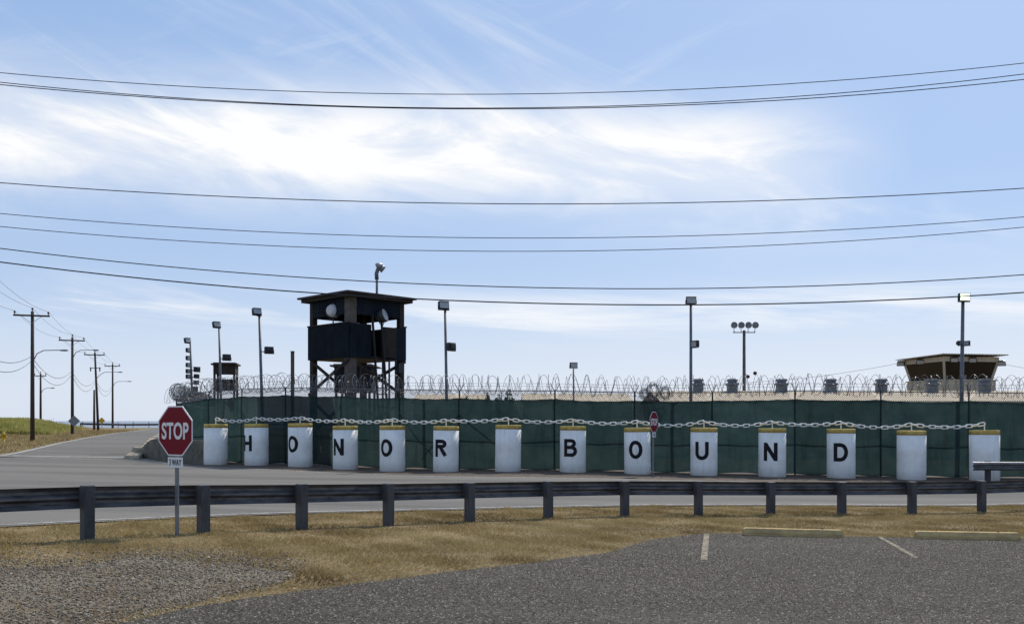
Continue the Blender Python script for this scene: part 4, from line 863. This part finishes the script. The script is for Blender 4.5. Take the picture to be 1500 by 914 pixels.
# ------------------------------------------------------------------ utility poles and wires
PO = {}
def utility_pole(key, px, d, py_top, label, arm=2.5, lamp=None, lean=0, second=False, XY=None, H=None, yaw=R(20), tagk=True):
    X, Y = XY if XY else ((px-750)/F*d, d); gz = G(X, Y); H = H or (CZ-(py_top-HOR)/F*d-gz); root = empty('utility_pole', (X, Y, gz), 0); tag(root, label, 'utility pole', 'utility poles along the roads')
    MB().tube([(0, 0, -.3), (lean*.5, 0, H*.5), (lean, 0, H)], [.17, .145, .115], 10).build('pole', 'pole_wood', root, True)
    ca, sa = math.cos(yaw), math.sin(yaw); tips = []
    if arm:
        za = H-.35; MB().bar((lean-ca*arm/2, -sa*arm/2-.12, za), (lean+ca*arm/2, sa*arm/2-.12, za), .11, .13).build('crossarm', 'pole_wood', root)
        for s in (-1, 1): MB().bar((lean, -.12, za-.6), (lean+s*ca*arm*.27, s*sa*arm*.27-.14, za-.05), .03).build('arm_brace', 'galv_light', root)
        for f in (-.46, 0, .46):
            bz = za+.06 if f else H; by = -.12 if f else 0
            MB().lathe([(.03, 0), (.03, .1), (.08, .12), (.085, .2), (.05, .25), (.05, .3)], 10, (lean+ca*arm*f, sa*arm*f+by, bz)).build('insulator', 'insulator', root, True); tips.append(Vector((X+lean+ca*arm*f, Y+sa*arm*f+by, gz+bz+.28)))
    if second:
        zb_ = H*.80; MB().bar((lean*.8-.7, -.1, zb_), (lean*.8+.7, -.1, zb_), .09).build('crossarm', 'pole_wood', root)
        for f in (-.6, .6): MB().lathe([(.05, -.45), (.08, -.35), (.08, 0), (.04, .12)], 8, (lean*.8+f, -.1, zb_)).build('insulator', 'insulator', root, True)
    if lamp:
        z_l = lamp[0]; ln = lamp[1]; MB().tube([(lean*.6+.1, 0, z_l-.75), (.35, 0, z_l-.25), (.9, -.05, z_l), (ln, -.1, z_l+.02)], .04, 6).build('lamp_arm', 'galv_light', root, True)
        MB().lathe([(.03, -.35), (.10, -.2), (.14, .1), (.11, .32), (.04, .38)], 10, m=Matrix.Translation((ln+.25, -.1, z_l)) @ Matrix.Rotation(R(90), 4, 'Y') @ Matrix.Scale(.55, 4, (1, 0, 0))).build('lamp_head', 'vent_grey', root, True)
    PO[key] = (tips, Vector((X+lean*.7, Y-.15, gz+H*.655)), Vector((X+lean*.7, Y-.15, gz+H*.62)))
utility_pole('p0', 0, 0, 0, 'wooden utility pole standing on the grass at the road junction', 2.5, None, XY=(-28.6, 46.6), H=10.2)
utility_pole('p1', 47.5, 71.7, 456, 'weathered utility pole with street lamp nearest the yellow hydrant', 2.55, (7.1, 2.2))
utility_pole('p2', 106, 97, 494, 'utility pole with street lamp behind the diamond sign back', 2.5, (8.9, 2.2))
utility_pole('p3', 144, 121, 516, 'leaning utility pole with two crossarms and lamp arm', 2.5, (7.7, 2.6), lean=-.45, second=True)
utility_pole('p4', 165, 146, 533, 'utility pole with street lamp beside the sea guardrail', 2.4, (7.4, 2.4), yaw=R(5))
utility_pole('p5', 59.5, 188*.72, 547, 'thin utility pole standing behind the grassy bank', 1.7, (4.9, 1.5), yaw=R(5))
utility_pole('p6', 138, 128, 571, 'short bare pole without crossarm beside the leaning utility pole', 0)
def wire(name, pts, r, label, cat, group, n=4, m='wire_black'):
    o = MB().tube(pts, r, n).build(name, m); tag(o, label, cat, group); return o
def span(a, b, sag, k=16): return [a.lerp(b, t/k)-Vector((0, 0, 4*sag*(t/k)*(1-t/k))) for t in range(k+1)]
chain_keys = ['p0', 'p1', 'p2', 'p3', 'p4']
for j in range(3):
    pts = []
    for a, b in zip(chain_keys[:-1], chain_keys[1:]): pts += span(PO[a][0][j], PO[b][0][j], .5)[(1 if pts else 0):]
    wire('power_line', pts, .012, 'thin power line strung between utility pole crossarms along the side road', 'power line', 'power lines on the side road poles')
for j in (1, 2):
    pts = []
    for a, b in zip(chain_keys[:-1], chain_keys[1:]): pts += span(PO[a][j], PO[b][j], 1.2 if j == 1 else 1.5)[(1 if pts else 0):]
    wire('telephone_cable', pts, .022, 'thick sagging telephone cable below the power lines along the side road', 'cable', 'telephone cables on the side road poles')
# the long wires crossing overhead, carried by two poles just out of view
WY = 27.0; EX = 36.0
wires = [((0, 107), (720, 138.5), (1500, 93), .012), ((0, 121), (760, 158.5), (1500, 109), .013), ((0, 124.5), (760, 160), (1500, 117), .014), ((0, 268), (790, 299), (1500, 276), .014), ((0, 313), (860, 348.5), (1500, 318), .011), ((0, 332), (830, 368), (1500, 333), .011), ((0, 364), (850, 422.5), (1500, 402.5), .015), ((0, 384), (870, 446), (1500, 428.5), .019)]
wl_ = ['uppermost thin wire crossing high above the road', 'upper of the close pair of wires high above the road', 'lower of the close pair of wires high above the road', 'lone wire midway between the wire pair and the thin wires', 'upper of two thin wires crossing below the lone wire', 'lower of two thin wires crossing below the lone wire', 'black cable just above the lowest cable, passing the roof lamp', 'thick lowest black cable passing the guard tower roof']
ends = {-1: [], 1: []}
for (p0, p1, p2, r), lb in zip(wires, wl_):
    (xa, ya), (xb, yb), (xc, yc) = p0, p1, p2; A_ = np.polyfit([xa, xb, xc], [ya, yb, yc], 2); pts = []
    for X in np.linspace(-EX, EX, 60):
        px = 750+X/WY*F; pts.append((X, WY, CZ-(np.polyval(A_, px)-HOR)/F*WY))
    wire('overhead_wire', pts, r, lb, 'wire', 'overhead wires crossing the sky', 5); ends[-1].append(pts[0][2]); ends[1].append(pts[-1][2])
for sgn in (-1, 1):
    X = sgn*EX; gz = G(X, WY); H = max(ends[sgn])+.35-gz; root = empty('utility_pole', (X, WY+.19, gz)); tag(root, 'tall wooden pole carrying the overhead wires, '+('left' if sgn < 0 else 'right')+' end of the span' if False else ('tall wooden pole carrying the overhead wires beside the road junction' if sgn < 0 else 'tall wooden pole carrying the overhead wires beyond the parking lot'), 'utility pole', 'utility poles along the roads')
    MB().tube([(0, 0, -.3), (0, 0, H)], [.19, .13], 10).build('pole', 'pole_wood', root, True)
    for zz in ends[sgn]: MB().lathe([(.03, -.02), (.06, .05), (.06, .12), (.03, .17)], 8, m=Matrix.Translation((0, 0, zz-gz)) @ Matrix.Rotation(R(90), 4, 'X')).build('insulator', 'insulator', root, True)
# guy line with two marker balls from the beige lookout
a = at(1322, 531, 74); b = at(1050, 562, 80)
wire('guy_line', span(a, b, .35), .012, 'thin line running from the beige lookout roof down past the light mast', 'wire', None)
for px, py in ((1095.5, 551.5), (1106, 546.5)):
    c = at(px, py, 78.6); o = MB().lathe([(.02, -.17), (.11, -.13), (.165, -.04), (.165, .04), (.11, .13), (.02, .17)], 14).build('marker_ball', 'marker_red', None, True); o.location = c
    tag(o, 'small dark red marker ball on the line beside the light mast', 'marker ball', 'red marker balls on the guy line')
wire('guy_line', span(at(1468, 533, 74), at(1560, 545, 74), .1), .012, 'thin line leaving the far corner of the beige lookout roof', 'wire', None)

# yellow hydrant on the left verge
p = Vector(ground_px(5, 648)); gz = G(*p); root = empty('fire_hydrant', (p.x, p.y, gz)); tag(root, 'yellow fire hydrant on the dry verge by the side road', 'hydrant')
MB().lathe([(.17, -.05), (.17, .05), (.11, .07), (.11, .55), (.15, .57), (.15, .62), (.12, .72), (.05, .78), (.03, .84)], 16).build('barrel', 'hydrant', root, True)
for s_ in (-1, 1): MB().lathe([(.06, 0), (.06, .12), (.075, .12), (.075, .17)], 10, m=Matrix.Translation((s_*.09, 0, .44)) @ Matrix.Rotation(R(90)*s_, 4, 'Y')).build('outlet', 'hydrant', root, True)
# slim marker posts along the sea edge
for i, px in enumerate((78, 121, 173, 195, 218, 245)):
    d = 150; p = at(px, 626, d); gz = G(p.x, d); o = MB().tube([(0, 0, -.1), (0, 0, CZ-(617.5-HOR)/F*d-gz)], .045, 6).tube([(-.05, 0, .7), (.05, 0, .7)], .05, 6).build('marker_post', 'dark_metal'); o.location = (p.x, d, gz)
    tag(o, 'thin dark post standing on the cliff edge against the sea', 'post', 'thin posts along the cliff edge')
